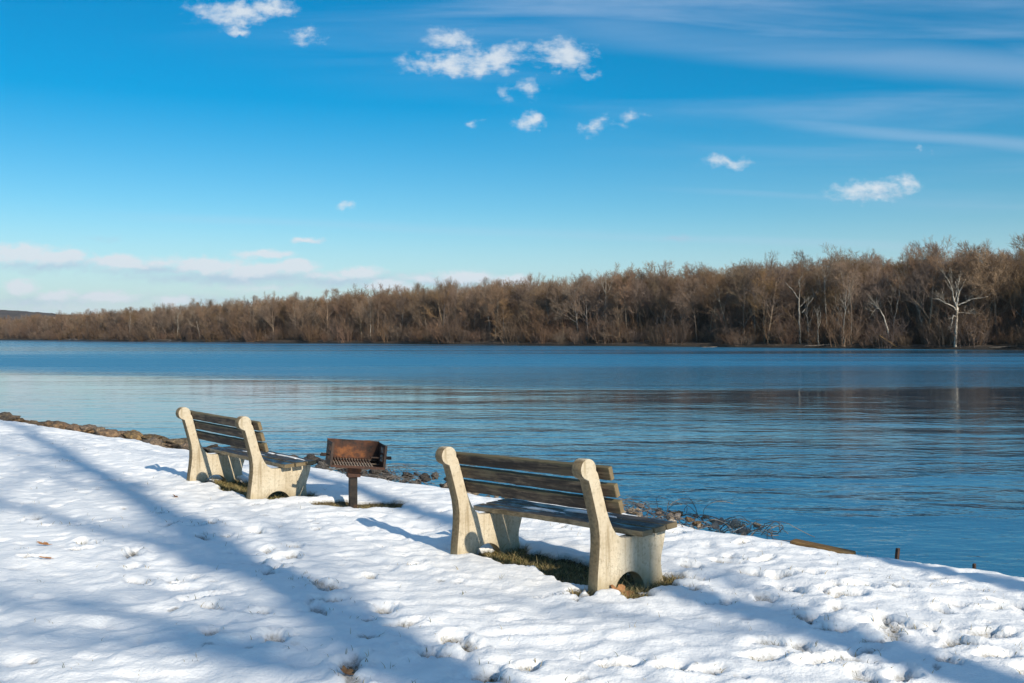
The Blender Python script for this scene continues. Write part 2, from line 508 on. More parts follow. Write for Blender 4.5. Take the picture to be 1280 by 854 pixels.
def mat_plain(name, stops, scale=8, rough=0.85, stretch=(1, 1, 1), bmp=0.4, dist=0.01, metallic=0.0, rnd=0.0):
    m, g, b = principled(name)
    tc = g.new('ShaderNodeTexCoord').outputs['Object']
    n = g.noise(g.mapping(tc, stretch), scale, 5, 0.65)
    c = g.ramp(n, stops)
    if rnd:
        r = g.new('ShaderNodeObjectInfo').outputs['Random']
        hs = g.new('ShaderNodeHueSaturation'); g.l.new(c, hs.inputs['Color'])
        g.l.new(g.m('MULTIPLY_ADD', r, rnd * 1.3, 1.0 - rnd * 0.65), hs.inputs['Value'])
        g.l.new(g.m('MULTIPLY_ADD', g.m('FRACT', g.m('MULTIPLY', r, 7.31)), 0.02, 0.49), hs.inputs['Hue'])
        g.l.new(g.m('MULTIPLY_ADD', g.m('FRACT', g.m('MULTIPLY', r, 3.77)), rnd, 1.0 - rnd * 0.5), hs.inputs['Saturation'])
        c = hs.outputs[0]
    g.l.new(c, b.inputs['Base Color']); b.inputs['Roughness'].default_value = rough; b.inputs['Metallic'].default_value = metallic
    b.inputs['Specular IOR Level'].default_value = 0.2
    if bmp:
        bump(g, b, n, bmp, dist)
    return m


def mat_bark_white(name, k):
    m, g, b = principled(name)
    tc = g.new('ShaderNodeTexCoord').outputs['Object']
    sp = g.new('ShaderNodeSeparateXYZ'); g.l.new(tc, sp.inputs[0])
    n = g.noise(tc, 1.1, 6, 0.72)
    c = g.ramp(n, [(0.36, (0.14 * k, 0.115 * k, 0.09 * k)), (0.48, (0.40 * k, 0.35 * k, 0.285 * k)), (0.68, (0.68 * k, 0.62 * k, 0.53 * k))])
    g.l.new(c, b.inputs['Base Color']); b.inputs['Roughness'].default_value = 0.85
    return m


def mat_grass():
    m, g, b = principled('winter_grass')
    at = g.new('ShaderNodeAttribute', attribute_name='tone').outputs['Fac']
    c = g.ramp(at, [(0.0, (0.034, 0.046, 0.013)), (0.40, (0.09, 0.10, 0.028)), (0.65, (0.25, 0.19, 0.07)), (1.0, (0.42, 0.33, 0.16))])
    g.l.new(c, b.inputs['Base Color']); b.inputs['Roughness'].default_value = 0.7
    return m


M_SNOW = mat_snow(); M_FLOOR = mat_forest_floor(); M_WATER = mat_water(); M_CONC = mat_concrete()
M_WDRY = mat_wood('weathered_wood', False); M_WWET = mat_wood('wet_wood', True)
M_RUST = mat_rust('rusty_steel', False); M_SOOT = mat_rust('sooty_steel', True); M_RUSTB = mat_rust('burnt_rust', False)
M_GRATE = mat_plain('grate_steel', [(0.3, (0.18, 0.13, 0.10)), (0.7, (0.42, 0.36, 0.30))], 30, 0.5, metallic=0.5)
M_POST = mat_plain('grey_steel', [(0.3, (0.014, 0.014, 0.015)), (0.54, (0.036, 0.031, 0.028)), (0.74, (0.13, 0.065, 0.032))], 14, 0.55, metallic=0.4)
M_BARK = mat_plain('bark', [(0.3, (0.10, 0.078, 0.060)), (0.7, (0.31, 0.25, 0.195))], 1.2, 0.9, (1, 1, 0.3), 0.0, rnd=0.95)
M_TWIG = mat_plain('twigs', [(0.3, (0.160, 0.106, 0.070)), (0.7, (0.300, 0.208, 0.138))], 0.4, 0.9, (1, 1, 1), 0.0, rnd=0.5)
M_BRUSH = mat_plain('brush', [(0.3, (0.10, 0.064, 0.043)), (0.7, (0.24, 0.165, 0.115))], 0.5, 0.9, (1, 1, 1), 0.0, rnd=0.5)
M_SYC = mat_bark_white('sycamore_bark', 1.0); M_SYCD = mat_bark_white('dull_pale_bark', 0.62)
M_ROCK = mat_plain('brown_rock', [(0.30, (0.06, 0.046, 0.034)), (0.5, (0.20, 0.145, 0.095)), (0.70, (0.42, 0.29, 0.165))], 6, 0.9, (1, 1, 1), 0.9, 0.05, rnd=0.5)
M_ROCKG = mat_plain('grey_rock', [(0.28, (0.03, 0.028, 0.027)), (0.5, (0.10, 0.09, 0.082)), (0.72, (0.24, 0.21, 0.18))], 8, 0.9, (1, 1, 1), 0.9, 0.05, rnd=0.6)
M_PALE = mat_plain('pale_stone', [(0.28, (0.20, 0.14, 0.10)), (0.5, (0.46, 0.37, 0.29)), (0.72, (0.66, 0.60, 0.53))], 9, 0.9, (1, 1, 1), 0.9, 0.03, rnd=0.5)
M_WIRE = mat_plain('old_wire', [(0.3, (0.10, 0.085, 0.075)), (0.7, (0.30, 0.265, 0.23))], 12, 0.6, metallic=0.5)
M_TIMBER = mat_plain('weathered_timber', [(0.3, (0.09, 0.05, 0.02)), (0.55, (0.22, 0.135, 0.055)), (0.75, (0.36, 0.24, 0.11))], 20, 0.8, (0.2, 1, 1), 0.6, 0.01)
M_LEAF = mat_plain('dead_leaf', [(0.3, (0.16, 0.07, 0.03)), (0.7, (0.42, 0.22, 0.10))], 30, 0.8, (1, 1, 1), 0.3, 0.003)
M_GRASS = mat_grass()
M_SNOWBIT = mat_plain('snow_remains', [(0.3, (0.72, 0.74, 0.77)), (0.7, (0.9, 0.9, 0.9))], 30, 0.6, (1, 1, 1), 0.4, 0.01)
M_HILL = mat_plain('wooded_hill', [(0.35, (0.035, 0.028, 0.024)), (0.65, (0.10, 0.076, 0.06))], 0.03, 0.95, (1, 1, 1), 0.0)

# ------------------------------------------------------------------ frames of the benches and the grill
RZ_B = math.atan2(-0.76, 0.65)
NEAR_O = (0.036, 7.23); FAR_O = (-3.215, 10.80)
AX = np.array((0.65, -0.76)); AX = AX / np.linalg.norm(AX)
AY = np.array((AX[1] * -1, AX[0]))      # towards the river
GRILL = gpt(441, 629)


def bench_xy(o, x, y):
    return o[0] + AX[0] * x + AY[0] * y, o[1] + AX[1] * x + AY[1] * y


rng = random.Random(11)
DENTS = []
for (px, py, s) in [(565, 797, 1), (540, 820, 1.15), (440, 835, 1.2), (607, 845, 1.1), (345, 802, 1.05), (250, 748, 1), (322, 770, .8), (405, 735, 1), (412, 748, .8),
                    (480, 757, 1), (500, 780, .9), (210, 657, .9), (232, 645, .8), (245, 658, .9), (280, 668, .7), (365, 690, .9), (170, 688, .9), (165, 708, .8),
                    (225, 725, .8), (320, 700, .7), (660, 835, 1), (700, 655, .6), (845, 665, .8), (1060, 745, .9), (1005, 775, .9), (1040, 790, 1),
                    (1120, 785, 1.2), (1150, 790, .8), (1240, 800, 1.1), (1215, 735, .8), (1195, 725, .8), (1255, 825, .9), (900, 750, .8), (870, 735, .6),
                    (980, 720, .8), (1100, 690, .7), (955, 700, .8), (760, 690, .6), (680, 740, .6), (640, 770, .6), (705, 738, .7), (1130, 845, 1), (840, 838, .9),
                    (960, 805, .8), (1020, 830, .9), (1080, 815, 1.1), (60, 655, .6), (130, 650, .6), (40, 700, .7), (90, 690, .5), (590, 640, .5),
                    (1245, 762, .8), (1180, 765, .7), (930, 680, .6), (690, 600, .5), (520, 700, .6), (465, 715, .6), (140, 600, .6), (85, 575, .7), (395, 660, .6)]:
    x, y = gpt(px, py)
    DENTS.append((x, y, s, rng.uniform(0, math.pi), rng.uniform(0.7, 1.25)))
for (px, py, qx, qy, nst) in [(215, 640, 640, 850, 9), (330, 660, 470, 845, 7), (1000, 735, 1270, 850, 8), (860, 700, 1260, 760, 8), (60, 640, 300, 800, 7), (930, 700, 1060, 850, 6), (700, 850, 1250, 800, 8)]:
    a0, b0 = gpt(px, py), gpt(qx, qy)
    hd = math.atan2(b0[1] - a0[1], b0[0] - a0[0])
    for k in range(nst):
        t = (k + rng.uniform(-.2, .2)) / (nst - 1); sd = (.10 if k % 2 else -.10) + rng.uniform(-.05, .05)
        DENTS.append((a0[0] + (b0[0] - a0[0]) * t - math.sin(hd) * sd, a0[1] + (b0[1] - a0[1]) * t + math.cos(hd) * sd, rng.uniform(.75, 1.05), hd + rng.uniform(-.3, .3), rng.uniform(.6, 1.1)))
for k in range(420):
    y = rng.uniform(4, 20); x = rng.uniform(-0.62, 0.55) * y
    DENTS.append((x, y, rng.uniform(.2, .45), rng.uniform(0, math.pi), rng.uniform(0.4, 0.9)))

MELT = []   # (frame origin, x0, x1, y0, y1) rounded boxes in bench coordinates where the snow has gone
for o in (NEAR_O, FAR_O):
    MELT.append((o, -0.82, 0.95, 0.12, 0.60))
    MELT.append((o, 0.72, 1.06, 0.42, 0.72))
    MELT.append((o, 0.70, 1.06, 0.08, 0.50))
MELT.append((NEAR_O, 0.56, 0.80, -0.17, 0.03))
SPOTS = [(GRILL[0] - 0.20, GRILL[1] + 0.10, 0.26, 0.20), (GRILL[0] + 0.24, GRILL[1] + 0.06, 0.28, 0.20), (GRILL[0], GRILL[1], 0.14, 0.16)]


def edge_n(u):
    return 7.86 + 0.16 * gnoise(u * 0.35, u * 0 + 3.3) + 0.07 * gnoise(u * 1.3, u * 0 + 8.1)


def ground_h(x, y):
    """height and bareness of the snow-covered bank at world points"""
    x = np.asarray(x, float); y = np.asarray(y, float)
    u = x * U[0] + y * U[1]; n = x * N[0] + y * N[1]
    z = 0.030 * gnoise(x / 1.9, y / 1.9, 1) + 0.026 * gnoise(x / 0.75, y / 0.75, 2)
    b1 = gnoise(x / 0.33, y / 0.30, 3); b2 = gnoise(x / 0.15, y / 0.14, 4)
    mod = 0.6 + 0.55 * gnoise(x / 2.3, y / 2.3, 7)
    b3 = gnoise(x / 0.075, y / 0.07, 5)
    z += (0.050 * np.abs(b1) * -1 + 0.016 + 0.017 * b2 + 0.003 * b3) * np.clip(mod, 0.35, 1.3)
    thin = np.zeros_like(z)
    pm = np.clip(0.65 + 0.7 * gnoise(x / 1.4, y / 1.4, 61), 0.15, 1.2)
    pit = sstep(gnoise(x / 0.19, y / 0.15, 62), 0.30, 0.75) * pm
    pit2 = sstep(gnoise(x / 0.10, y / 0.085, 63), 0.35, 0.8) * pm
    z -= 0.022 * pit + 0.010 * pit2
    thin = np.maximum(thin, 0.24 * pit + 0.12 * pit2)
    for (dx, dy, s, an, k) in DENTS:
        sel = (np.abs(x - dx) < 0.4) & (np.abs(y - dy) < 0.4)
        if not sel.any():
            continue
        X, Y = x[sel] - dx, y[sel] - dy
        a = (X * math.cos(an) + Y * math.sin(an)) / (0.15 * s); c = (-X * math.sin(an) + Y * math.cos(an)) / (0.075 * s)
        r = np.sqrt(a * a + c * c) + 0.45 * gnoise(x[sel] / 0.10, y[sel] / 0.10, 9) + .2 * gnoise(x[sel] / 0.05, y[sel] / 0.05, 19)
        dep = 0.055 * s * k
        z[sel] += -dep * (1 - sstep(r, 0.35, 1.05)) + 0.22 * dep * np.exp(-((r - 1.25) / 0.28) ** 2)
        if s > 0.35:
            thin[sel] = np.maximum(thin[sel], (0.60 if k > .9 else .44) * (1 - sstep(r, 0.35, 1.0)))
    nz = 0.11 * gnoise(x / 0.22, y / 0.22, 12) + 0.05 * gnoise(x / 0.08, y / 0.08, 13)
    melt = np.zeros_like(z)
    for (o, x0, x1, y0, y1) in MELT:
        lx = (x - o[0]) * AX[0] + (y - o[1]) * AX[1]; ly = (x - o[0]) * AY[0] + (y - o[1]) * AY[1]
        d = np.maximum(np.maximum(x0 - lx, lx - x1), np.maximum(y0 - ly, ly - y1)) + nz
        melt = np.maximum(melt, 1 - sstep(d, -0.05, 0.035))
    for (cx, cy, rx, ry) in SPOTS:
        d = np.sqrt(((x - cx) / rx) ** 2 + ((y - cy) / ry) ** 2) + nz * 2.5
        melt = np.maximum(melt, 1 - sstep(d, 0.7, 1.1))
    z = z * (1 - melt) + melt * (-0.062 + 0.12 * nz)
    thin = np.maximum(thin, melt)
    # the near bench stands where the ground falls a little along the bank
    z += -0.045 * np.exp(-(((x + 0.45) / 1.3) ** 2 + ((y - 7.9) / 1.6) ** 2))
    t = n - edge_n(u)
    a = np.clip(t + 0.75, 0, 0.75)
    drop = -0.19 * a * a - np.clip(t, 0, 2.6) * 0.85 - np.clip(t - 0.05, 0, 0.15) * 0.5
    far = np.clip(t, 0, 3)
    z = z * np.where(t > 0, np.clip(1 - far, 0.2, 1), 1) + drop + np.where(t > 0, 0.12 * np.clip(far * 2, 0, 1) * gnoise(x / 0.5, y / 0.5, 21), 0)
    thin = np.maximum(thin, sstep(t, 0.10, 0.35))
    return z, thin


def h_at(x, y):
    return float(ground_h(np.array([x]), np.array([y]))[0][0])


def axis(lo, hi, step, far_lo, far_hi):
    a = list(np.arange(lo, hi + 1e-6, step))
    s = step
    while a[-1] < far_hi:
        s *= 1.22; a.append(min(a[-1] + s, far_hi))
    s = step
    while a[0] > far_lo:
        s *= 1.22; a.insert(0, max(a[0] - s, far_lo))
    return np.array(a)


def grid_mesh(name, ua, na, hfun):
    uu, nn = np.meshgrid(ua, na, indexing='ij')
    x = (uu * U[0] + nn * N[0]).ravel(); y = (uu * U[1] + nn * N[1]).ravel()
    z, thin = hfun(x, y)
    nu, nv = len(ua), len(na)
    me = bpy.data.meshes.new(name)
    me.vertices.add(nu * nv)
    me.vertices.foreach_set('co', np.stack((x, y, z), 1).ravel())
    i = np.arange((nu - 1) * (nv - 1)); r = i // (nv - 1); c = i % (nv - 1)
    a = r * nv + c
    q = np.stack((a, a + nv, a + nv + 1, a + 1), 1)
    me.loops.add(q.size); me.polygons.add(len(q))
    me.loops.foreach_set('vertex_index', q.ravel())
    me.polygons.foreach_set('loop_start', np.arange(len(q)) * 4)
    me.polygons.foreach_set('use_smooth', np.ones(len(q), bool))
    me.update(calc_edges=True)
    if thin is not None:
        at = me.attributes.new('thin', 'FLOAT', 'POINT'); at.data.foreach_set('value', thin)
    me.validate()
    return me


# ------------------------------------------------------------------ the setting
me = grid_mesh('snowy_ground', axis(0.5, 25, 0.024, -900, 1500), axis(1.4, 9.4, 0.024, -1500, 12.5), ground_h)
me.flip_normals() if me.polygons[0].normal.z < 0 else None
snow = link('ground', me, M_SNOW); tag(snow, 'snow covered river bank with footprints', None, None, 'structure')

FAR_N = 215.0


def far_h(x, y):
    u = x * U[0] + y * U[1]; n = x * N[0] + y * N[1]
    e = FAR_N + 1.6 * gnoise(u / 23, u * 0, 31) + 0.7 * gnoise(u / 6, u * 0, 32)
    t = n - e
    z = -2.2 + 0.62 * np.clip(t + 1.2, 0, 2.4) + 0.10 * np.clip(t - 1.2, 0, 14) + (0.055 * np.clip(t - 15, 0, 80) + 0.01 * np.clip(t - 95, 0, 300)) * (1 - 0.85 * sstep(u, 80, 560))
    z += np.where(t > 0, 0.25 * gnoise(x / 3.0, y / 3.0, 33), 0)
    return z, None


me = grid_mesh('far_bank', np.concatenate((np.arange(-400, 40, 20), np.arange(40, 700, 1.5), np.arange(700, 4600, 60))), np.concatenate((np.arange(212, 224, 0.6), np.arange(224, 300, 4), np.arange(300, 4600, 120))), far_h)
me.flip_normals() if me.polygons[0].normal.z < 0 else None
tag(link('far_bank', me, M_FLOOR), 'leaf littered far river bank', None, None, 'structure')

WATER_Z = -1.5
bm = bmesh.new()
cs = [un(-1500, 8.7), un(4600, 8.7), un(4600, 240), un(-1500, 240)]
bm.faces.new([bm.verts.new((x, y, WATER_Z)) for x, y in cs])
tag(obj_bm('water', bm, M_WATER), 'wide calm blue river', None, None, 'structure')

# distant wooded ridge
def hill_h(x, y):
    u = x * U[0] + y * U[1]; n = x * N[0] + y * N[1]
    ridge = np.exp(-((n - 900) / 330) ** 2)
    along = 34 * sstep(u, 1900, 2900) + 37 * sstep(u, 1560, 2300)
    z = along * ridge + np.where(along > 1, 3.0 * np.abs(gnoise(x / 60, y / 60, 41)) + 4 * np.abs(gnoise(x / 22, y / 22, 42)), 0) - 3
    return z, None


me = grid_mesh('hills', np.arange(1500, 4400, 12), np.arange(300, 1500, 16), hill_h)
tag(link('hills', me, M_HILL), 'long dark wooded ridge far down the river', None, None, 'structure')


# ------------------------------------------------------------------ trees
def branch_path(rnd, p, d, length, segs, jit, up):
    pts = [p.copy()]
    d = d.normalized()
    for i in range(segs):
        d = (d + Vector((rnd.gauss(0, jit), rnd.gauss(0, jit), rnd.gauss(0, jit) + up))).normalized()
        p = p + d * (length / segs)
        pts.append(p.copy())
    return pts


def make_tree(seed, H, r0, clear=0.35, spread=0.42, dens=(9, 7, 6, 3), lean=0.03, thick=1.0, up=0.10, jit=0.05):
    """a bare deciduous tree: (trunk with limbs, crown of branches and twigs)"""
    rnd = random.Random(seed)
    trunk, crown = Tubes(), Tubes()
    d0 = Vector((rnd.gauss(0, lean), rnd.gauss(0, lean), 1))
    tp = branch_path(rnd, Vector((0, 0, -0.25)), d0, H * 0.86, 10, jit, 0.06)
    nT = len(tp)
    tr = [r0 * (1.25 if i == 0 else 1.0) * (1 - 0.93 * (i / (nT - 1)) ** 1.1) + 0.012 for i in range(nT)]
    trunk.add(tp, tr, 7)

    def at(pts, t):
        f = t * (len(pts) - 1); i = min(int(f), len(pts) - 2); k = f - i
        return pts[i].lerp(pts[i + 1], k), (pts[i + 1] - pts[i]).normalized()

    def side(d, ang):
        ref = Vector((rnd.gauss(0, 1), rnd.gauss(0, 1), rnd.gauss(0, 1)))
        ax = d.cross(ref)
        if ax.length < 1e-6:
            ax = Vector((1, 0, 0))
        return (Matrix.Rotation(ang, 3, ax.normalized()) @ d).normalized()

    n0, n1, n2, n3 = dens
    for i in range(n0):
        t = clear + (1 - clear) * ((i + rnd.random()) / n0) ** 0.9
        p, d = at(tp, min(t, 0.98))
        ln = H * spread * (1.10 - 0.60 * t) * rnd.uniform(0.75, 1.2)
        ra = max(0.02, r0 * 0.5 * (1 - t * 0.8)) * rnd.uniform(0.7, 1.1)
        pd = side(d, R(rnd.uniform(28, 60)))
        bp = branch_path(rnd, p, pd, ln, 5, 0.11, up)
        trunk.add(bp, [ra * (1 - 0.85 * k / 5) for k in range(6)], 5, False)
        for j in range(n1):
            t1 = 0.25 + 0.75 * (j + rnd.random()) / n1
            p1, d1 = at(bp, min(t1, 0.99))
            l1 = ln * 0.55 * (1.1 - 0.5 * t1) * rnd.uniform(0.7, 1.2)
            r1 = max(0.014, ra * 0.4 * (1 - 0.5 * t1)) * thick
            b1 = branch_path(rnd, p1, side(d1, R(rnd.uniform(22, 52))), l1, 3, 0.11, up * 1.4)
            crown.add(b1, [r1, r1 * .75, r1 * .5, r1 * .25], 4, False)
            for k in range(n2):
                t2 = 0.2 + 0.8 * (k + rnd.random()) / n2
                p2, d2 = at(b1, min(t2, 0.99))
                l2 = max(0.35, l1 * 0.5 * rnd.uniform(0.6, 1.2))
                r2 = 0.011 * thick
                b2 = branch_path(rnd, p2, side(d2, R(rnd.uniform(20, 55))), l2, 2, 0.12, up * 1.5)
                crown.add(b2, [r2, r2 * .8, r2 * .4], 3, False)
                for q in range(n3):
                    p3, d3 = at(b2, rnd.uniform(0.3, 0.99))
                    b3 = branch_path(rnd, p3, side(d3, R(rnd.uniform(20, 50))), l2 * rnd.uniform(0.35, 0.7), 1, 0.1, 0.1)
                    crown.add(b3, [r2 * .75, r2 * .35], 3, False)
    return trunk, crown


VARIANTS = []
spec = [(101, 18.5, .26, .30, .40), (102, 18, .22, .36, .36), (103, 19, .30, .28, .46), (104, 17.5, .20, .32, .42), (105, 19.5, .28, .25, .36),
        (106, 17, .19, .26, .44), (107, 18, .25, .12, .48), (108, 19, .24, .30, .40), (109, 14, .14, .06, .36), (110, 18.5, .22, .15, .42)]
for s, Ht, r0, cl, sp in spec:
    tr, cr = make_tree(s, Ht, r0, cl, sp, (14, 8, 7, 4), thick=1.85, up=0.05)
    VARIANTS.append((tr.mesh('far_trunk', M_BARK), cr.mesh('far_crown', M_TWIG)))


def far_ground(x, y):
    return float(far_h(np.array([x]), np.array([y]))[0][0])


def far_at(px, n):
    """point on the far bank in the direction of picture column px"""
    k = (px - 640.0) / F
    y = n / (k * N[0] + N[1])
    return k * y, y


CLEAR = []
for _px, _n in ((1194, .6), (1000, 2.6), (943, 6), (1023, .6), (1056, .6), (1064, 1.6), (1033, 5), (1110, 1.6), (1118, 6), (757, 6), (463, 2), (222, 2), (905, 3)):
    _x, _y = far_at(_px, FAR_N + _n)
    CLEAR.append((_px, _n))


rt = random.Random(77)


def tree_scale(u):
    return 1.04 - 0.45 * min(1.15, max(-.1, (u - 60) / 540))


count = 0
KINDS = ['tall bare brown tree in the wood lining the far river bank', 'bare brown tree of middling height in the wood on the far bank']
u = 28.0
while count < 296 and u < 660:
    n = FAR_N + 1.8 + abs(rt.gauss(0, 1)) * 9 + (0 if rt.random() < 0.5 else rt.uniform(0, 14))
    x, y = un(u + rt.uniform(-1, 1), n)
    vi = rt.randrange(len(VARIANTS))
    cpx = 640 + F * x / y
    if any(abs(cpx - a) < 7 and n < FAR_N + b + 2 for a, b in CLEAR):
        u += .5
        continue
    sc = rt.uniform(0.88, 1.09) * tree_scale(u)
    e = empty('bare_tree', (x, y, far_ground(x, y)), (0, 0, rt.uniform(0, 6.28)))
    e.scale = (sc * rt.uniform(.9, 1.1), sc * rt.uniform(.9, 1.1), sc)
    tall = spec[vi][1] * sc > 16.5
    tag(e, KINDS[0 if tall else 1], 'tree', 'tall bare trees along the far bank' if tall else 'middling bare trees along the far bank')
    a = link('trunk', VARIANTS[vi][0], None, e); b = link('crown', VARIANTS[vi][1], None, e)
    count += 1
    u += 1.55 + 1.25 * max(0.0, (u - 60) / 500)

LIB = bpy.data.collections.new('library_of_crowns')
for k, (tm, cm) in enumerate(VARIANTS):
    bm = bmesh.new(); bm.from_mesh(tm); n0 = len(bm.faces); bm.from_mesh(cm)
    bm.faces.ensure_lookup_table()
    for f in bm.faces[n0:]:
        f.material_index = 1
    mm = bpy.data.meshes.new('wood_tree'); bm.to_mesh(mm); bm.free()
    mm.materials.append(M_BARK); mm.materials.append(M_TWIG)
    LIB.objects.link(bpy.data.objects.new('wood_tree_%02d' % k, mm))
BLIB = bpy.data.collections.new('library_of_brush')
for k in range(5):
    rnd = random.Random(300 + k)
    tb = Tubes()
    for s in range(46):
        an = rnd.uniform(0, 6.28); rr = rnd.uniform(0, 1.5)
        p = Vector((math.cos(an) * rr, math.sin(an) * rr, -0.2))
        d = Vector((math.cos(an) * rnd.uniform(0, .7), math.sin(an) * rnd.uniform(0, .7), 1))
        ln = rnd.uniform(1.6, 4.2)
        bp = branch_path(rnd, p, d, ln, 3, 0.14, -0.02)
        tb.add(bp, [0.026, 0.022, 0.015, 0.008], 3, False)
        for q in range(10):
            t = rnd.uniform(0.25, 1) * 3; i = min(int(t), 2)
            p1 = bp[i].lerp(bp[i + 1], t - i)
            d1 = Vector((rnd.gauss(0, 1), rnd.gauss(0, 1), 0.7 + rnd.random()))
            tb.add(branch_path(rnd, p1, d1, ln * rnd.uniform(.15, .4), 2, 0.2, 0), [0.016, 0.012, 0.006], 3, False)
    BLIB.objects.link(bpy.data.objects.new('brush_%02d' % k, tb.mesh('brush', M_BRUSH)))


def scatter(name, coll, pts, label, nvar):
    me = bpy.data.meshes.new(name)
    me.from_pydata([p[:3] for p in pts], [], [])
    for nm, ty, i in (('rz', 'FLOAT', 3), ('sc', 'FLOAT', 4), ('ix', 'INT', 5)):
        a = me.attributes.new(nm, ty, 'POINT'); a.data.foreach_set('value', [p[i] for p in pts])
    o = bpy.data.objects.new(name, me); COL.objects.link(o)
    ng = bpy.data.node_groups.new(name + '_scatter', 'GeometryNodeTree')
    ng.interface.new_socket('Geometry', in_out='INPUT', socket_type='NodeSocketGeometry')
    ng.interface.new_socket('Geometry', in_out='OUTPUT', socket_type='NodeSocketGeometry')
    nd = ng.nodes
    gi, go = nd.new('NodeGroupInput'), nd.new('NodeGroupOutput')
    ip = nd.new('GeometryNodeInstanceOnPoints'); ci = nd.new('GeometryNodeCollectionInfo')
    ci.inputs['Collection'].default_value = coll
    ci.inputs['Separate Children'].default_value = True; ci.inputs['Reset Children'].default_value = True
    def attr(n, t):
        a = nd.new('GeometryNodeInputNamedAttribute'); a.data_type = t; a.inputs['Name'].default_value = n
        return a.outputs[0]
    cx = nd.new('ShaderNodeCombineXYZ')
    L = ng.links
    L.new(attr('rz', 'FLOAT'), cx.inputs[2]); L.new(cx.outputs[0], ip.inputs['Rotation'])
    L.new(attr('sc', 'FLOAT'), ip.inputs['Scale']); L.new(attr('ix', 'INT'), ip.inputs['Instance Index'])
    ip.inputs['Pick Instance'].default_value = True
    L.new(gi.outputs[0], ip.inputs['Points']); L.new(ci.outputs[0], ip.inputs['Instance']); L.new(ip.outputs[0], go.inputs[0])
    md = o.modifiers.new('scatter', 'NODES'); md.node_group = ng
    return tag(o, label, None, None, 'stuff')


pts = []
u = 20.0
while u < 1900:
    for q in range(9):
        uu = u + rt.uniform(-3, 3); n = FAR_N + rt.uniform(6, 90) if u < 640 else FAR_N + rt.uniform(2, 60)
        x, y = un(uu, n)
        pts.append((x, y, far_ground(x, y), rt.uniform(0, 6.28), rt.uniform(0.88, 1.09) * tree_scale(u), rt.randrange(10)))
    u += 4.0 if u < 640 else 7.0
scatter('woods', LIB, pts, 'mass of bare brown trees deep in the wood behind the far bank', 10)
pts = []
u = 20.0
while u < 1500:
    clump = float(gnoise(np.array([u / 7.0]), np.array([5.5]), 51)[0]) + .6 * float(gnoise(np.array([u / 2.5]), np.array([1.5]), 52)[0])
    for q in range(5 if clump > .15 else (2 if clump > -.15 else 1)):
        n = FAR_N + 0.9 + abs(rt.gauss(0, 1)) * 9
        x, y = un(u + rt.uniform(-1.5, 1.5), n)
        pts.append((x, y, far_ground(x, y), rt.uniform(0, 6.28), rt.uniform(0.5, 1.2) * (1.9 if rt.random() < .3 else 1), rt.randrange(5)))
        n = FAR_N + rt.uniform(8, 60)
        x, y = un(u + rt.uniform(-1.5, 1.5), n)
        pts.append((x, y, far_ground(x, y), rt.uniform(0, 6.28), rt.uniform(1.3, 2.9), rt.randrange(5)))
    u += 1.5 if u < 640 else 4
scatter('undergrowth', BLIB, pts, 'reddish brown leafless brush along the foot of the far wood', 5)


def pale_tree(px, n, label, limbs, seed, scale_h, lean=(0, 0), dark_foot=0.0, twig=6):
    """a pale-barked tree given by limbs: each a list of (x across, y deep, z up, radius) in metres"""
    x, y = far_at(px, n)
    root = empty('pale_tree', (x, y, far_ground(x, y)))
    tag(root, label, 'tree')
    rnd = random.Random(seed)
    t = Tubes(); c = Tubes()
    for lb in limbs:
        P = [Vector(p[:3]) for p in lb]; rr = [p[3] * .78 for p in lb]
        fine, fr = [], []
        for i in range(len(P) - 1):
            for k in range(4):
                s = k / 4
                fine.append(P[i].lerp(P[i + 1], s) + Vector((rnd.gauss(0, .05), rnd.gauss(0, .08), rnd.gauss(0, .04)))); fr.append(rr[i] * (1 - s) + rr[i + 1] * s)
        fine.append(P[-1]); fr.append(rr[-1])
        t.add(fine, fr, 7)
        if lb is not limbs[0] or len(limbs) == 1:
            L = (P[-1] - P[0]).length
            for q in range(twig):
                i = rnd.randrange(len(fine) // 3, len(fine) - 1)
                d = (fine[i + 1] - fine[i]).normalized() + Vector((rnd.gauss(0, .6), rnd.gauss(0, .6), rnd.uniform(0, .9)))
                b = branch_path(rnd, fine[i], d, L * rnd.uniform(.2, .45), 3, .15, .06)
                c.add(b, [.038, .03, .02, .01], 4, False)
                for w in range(9):
                    j = rnd.randrange(1, 4)
                    b2 = branch_path(rnd, b[j], (b[j] - b[j - 1]).normalized() + Vector((rnd.gauss(0, .5), rnd.gauss(0, .5), rnd.gauss(.2, .4))), L * rnd.uniform(.1, .25), 2, .15, .05)
                    c.add(b2, [.018, .013, .006], 3, False)
    bk = M_SYC if px in (1194, 1110) else M_SYCD
    link('trunk', t.mesh('pale_trunk', bk), None, root)
    if c.v:
        link('crown', c.mesh('pale_crown', M_SYCD), None, root)
    return root


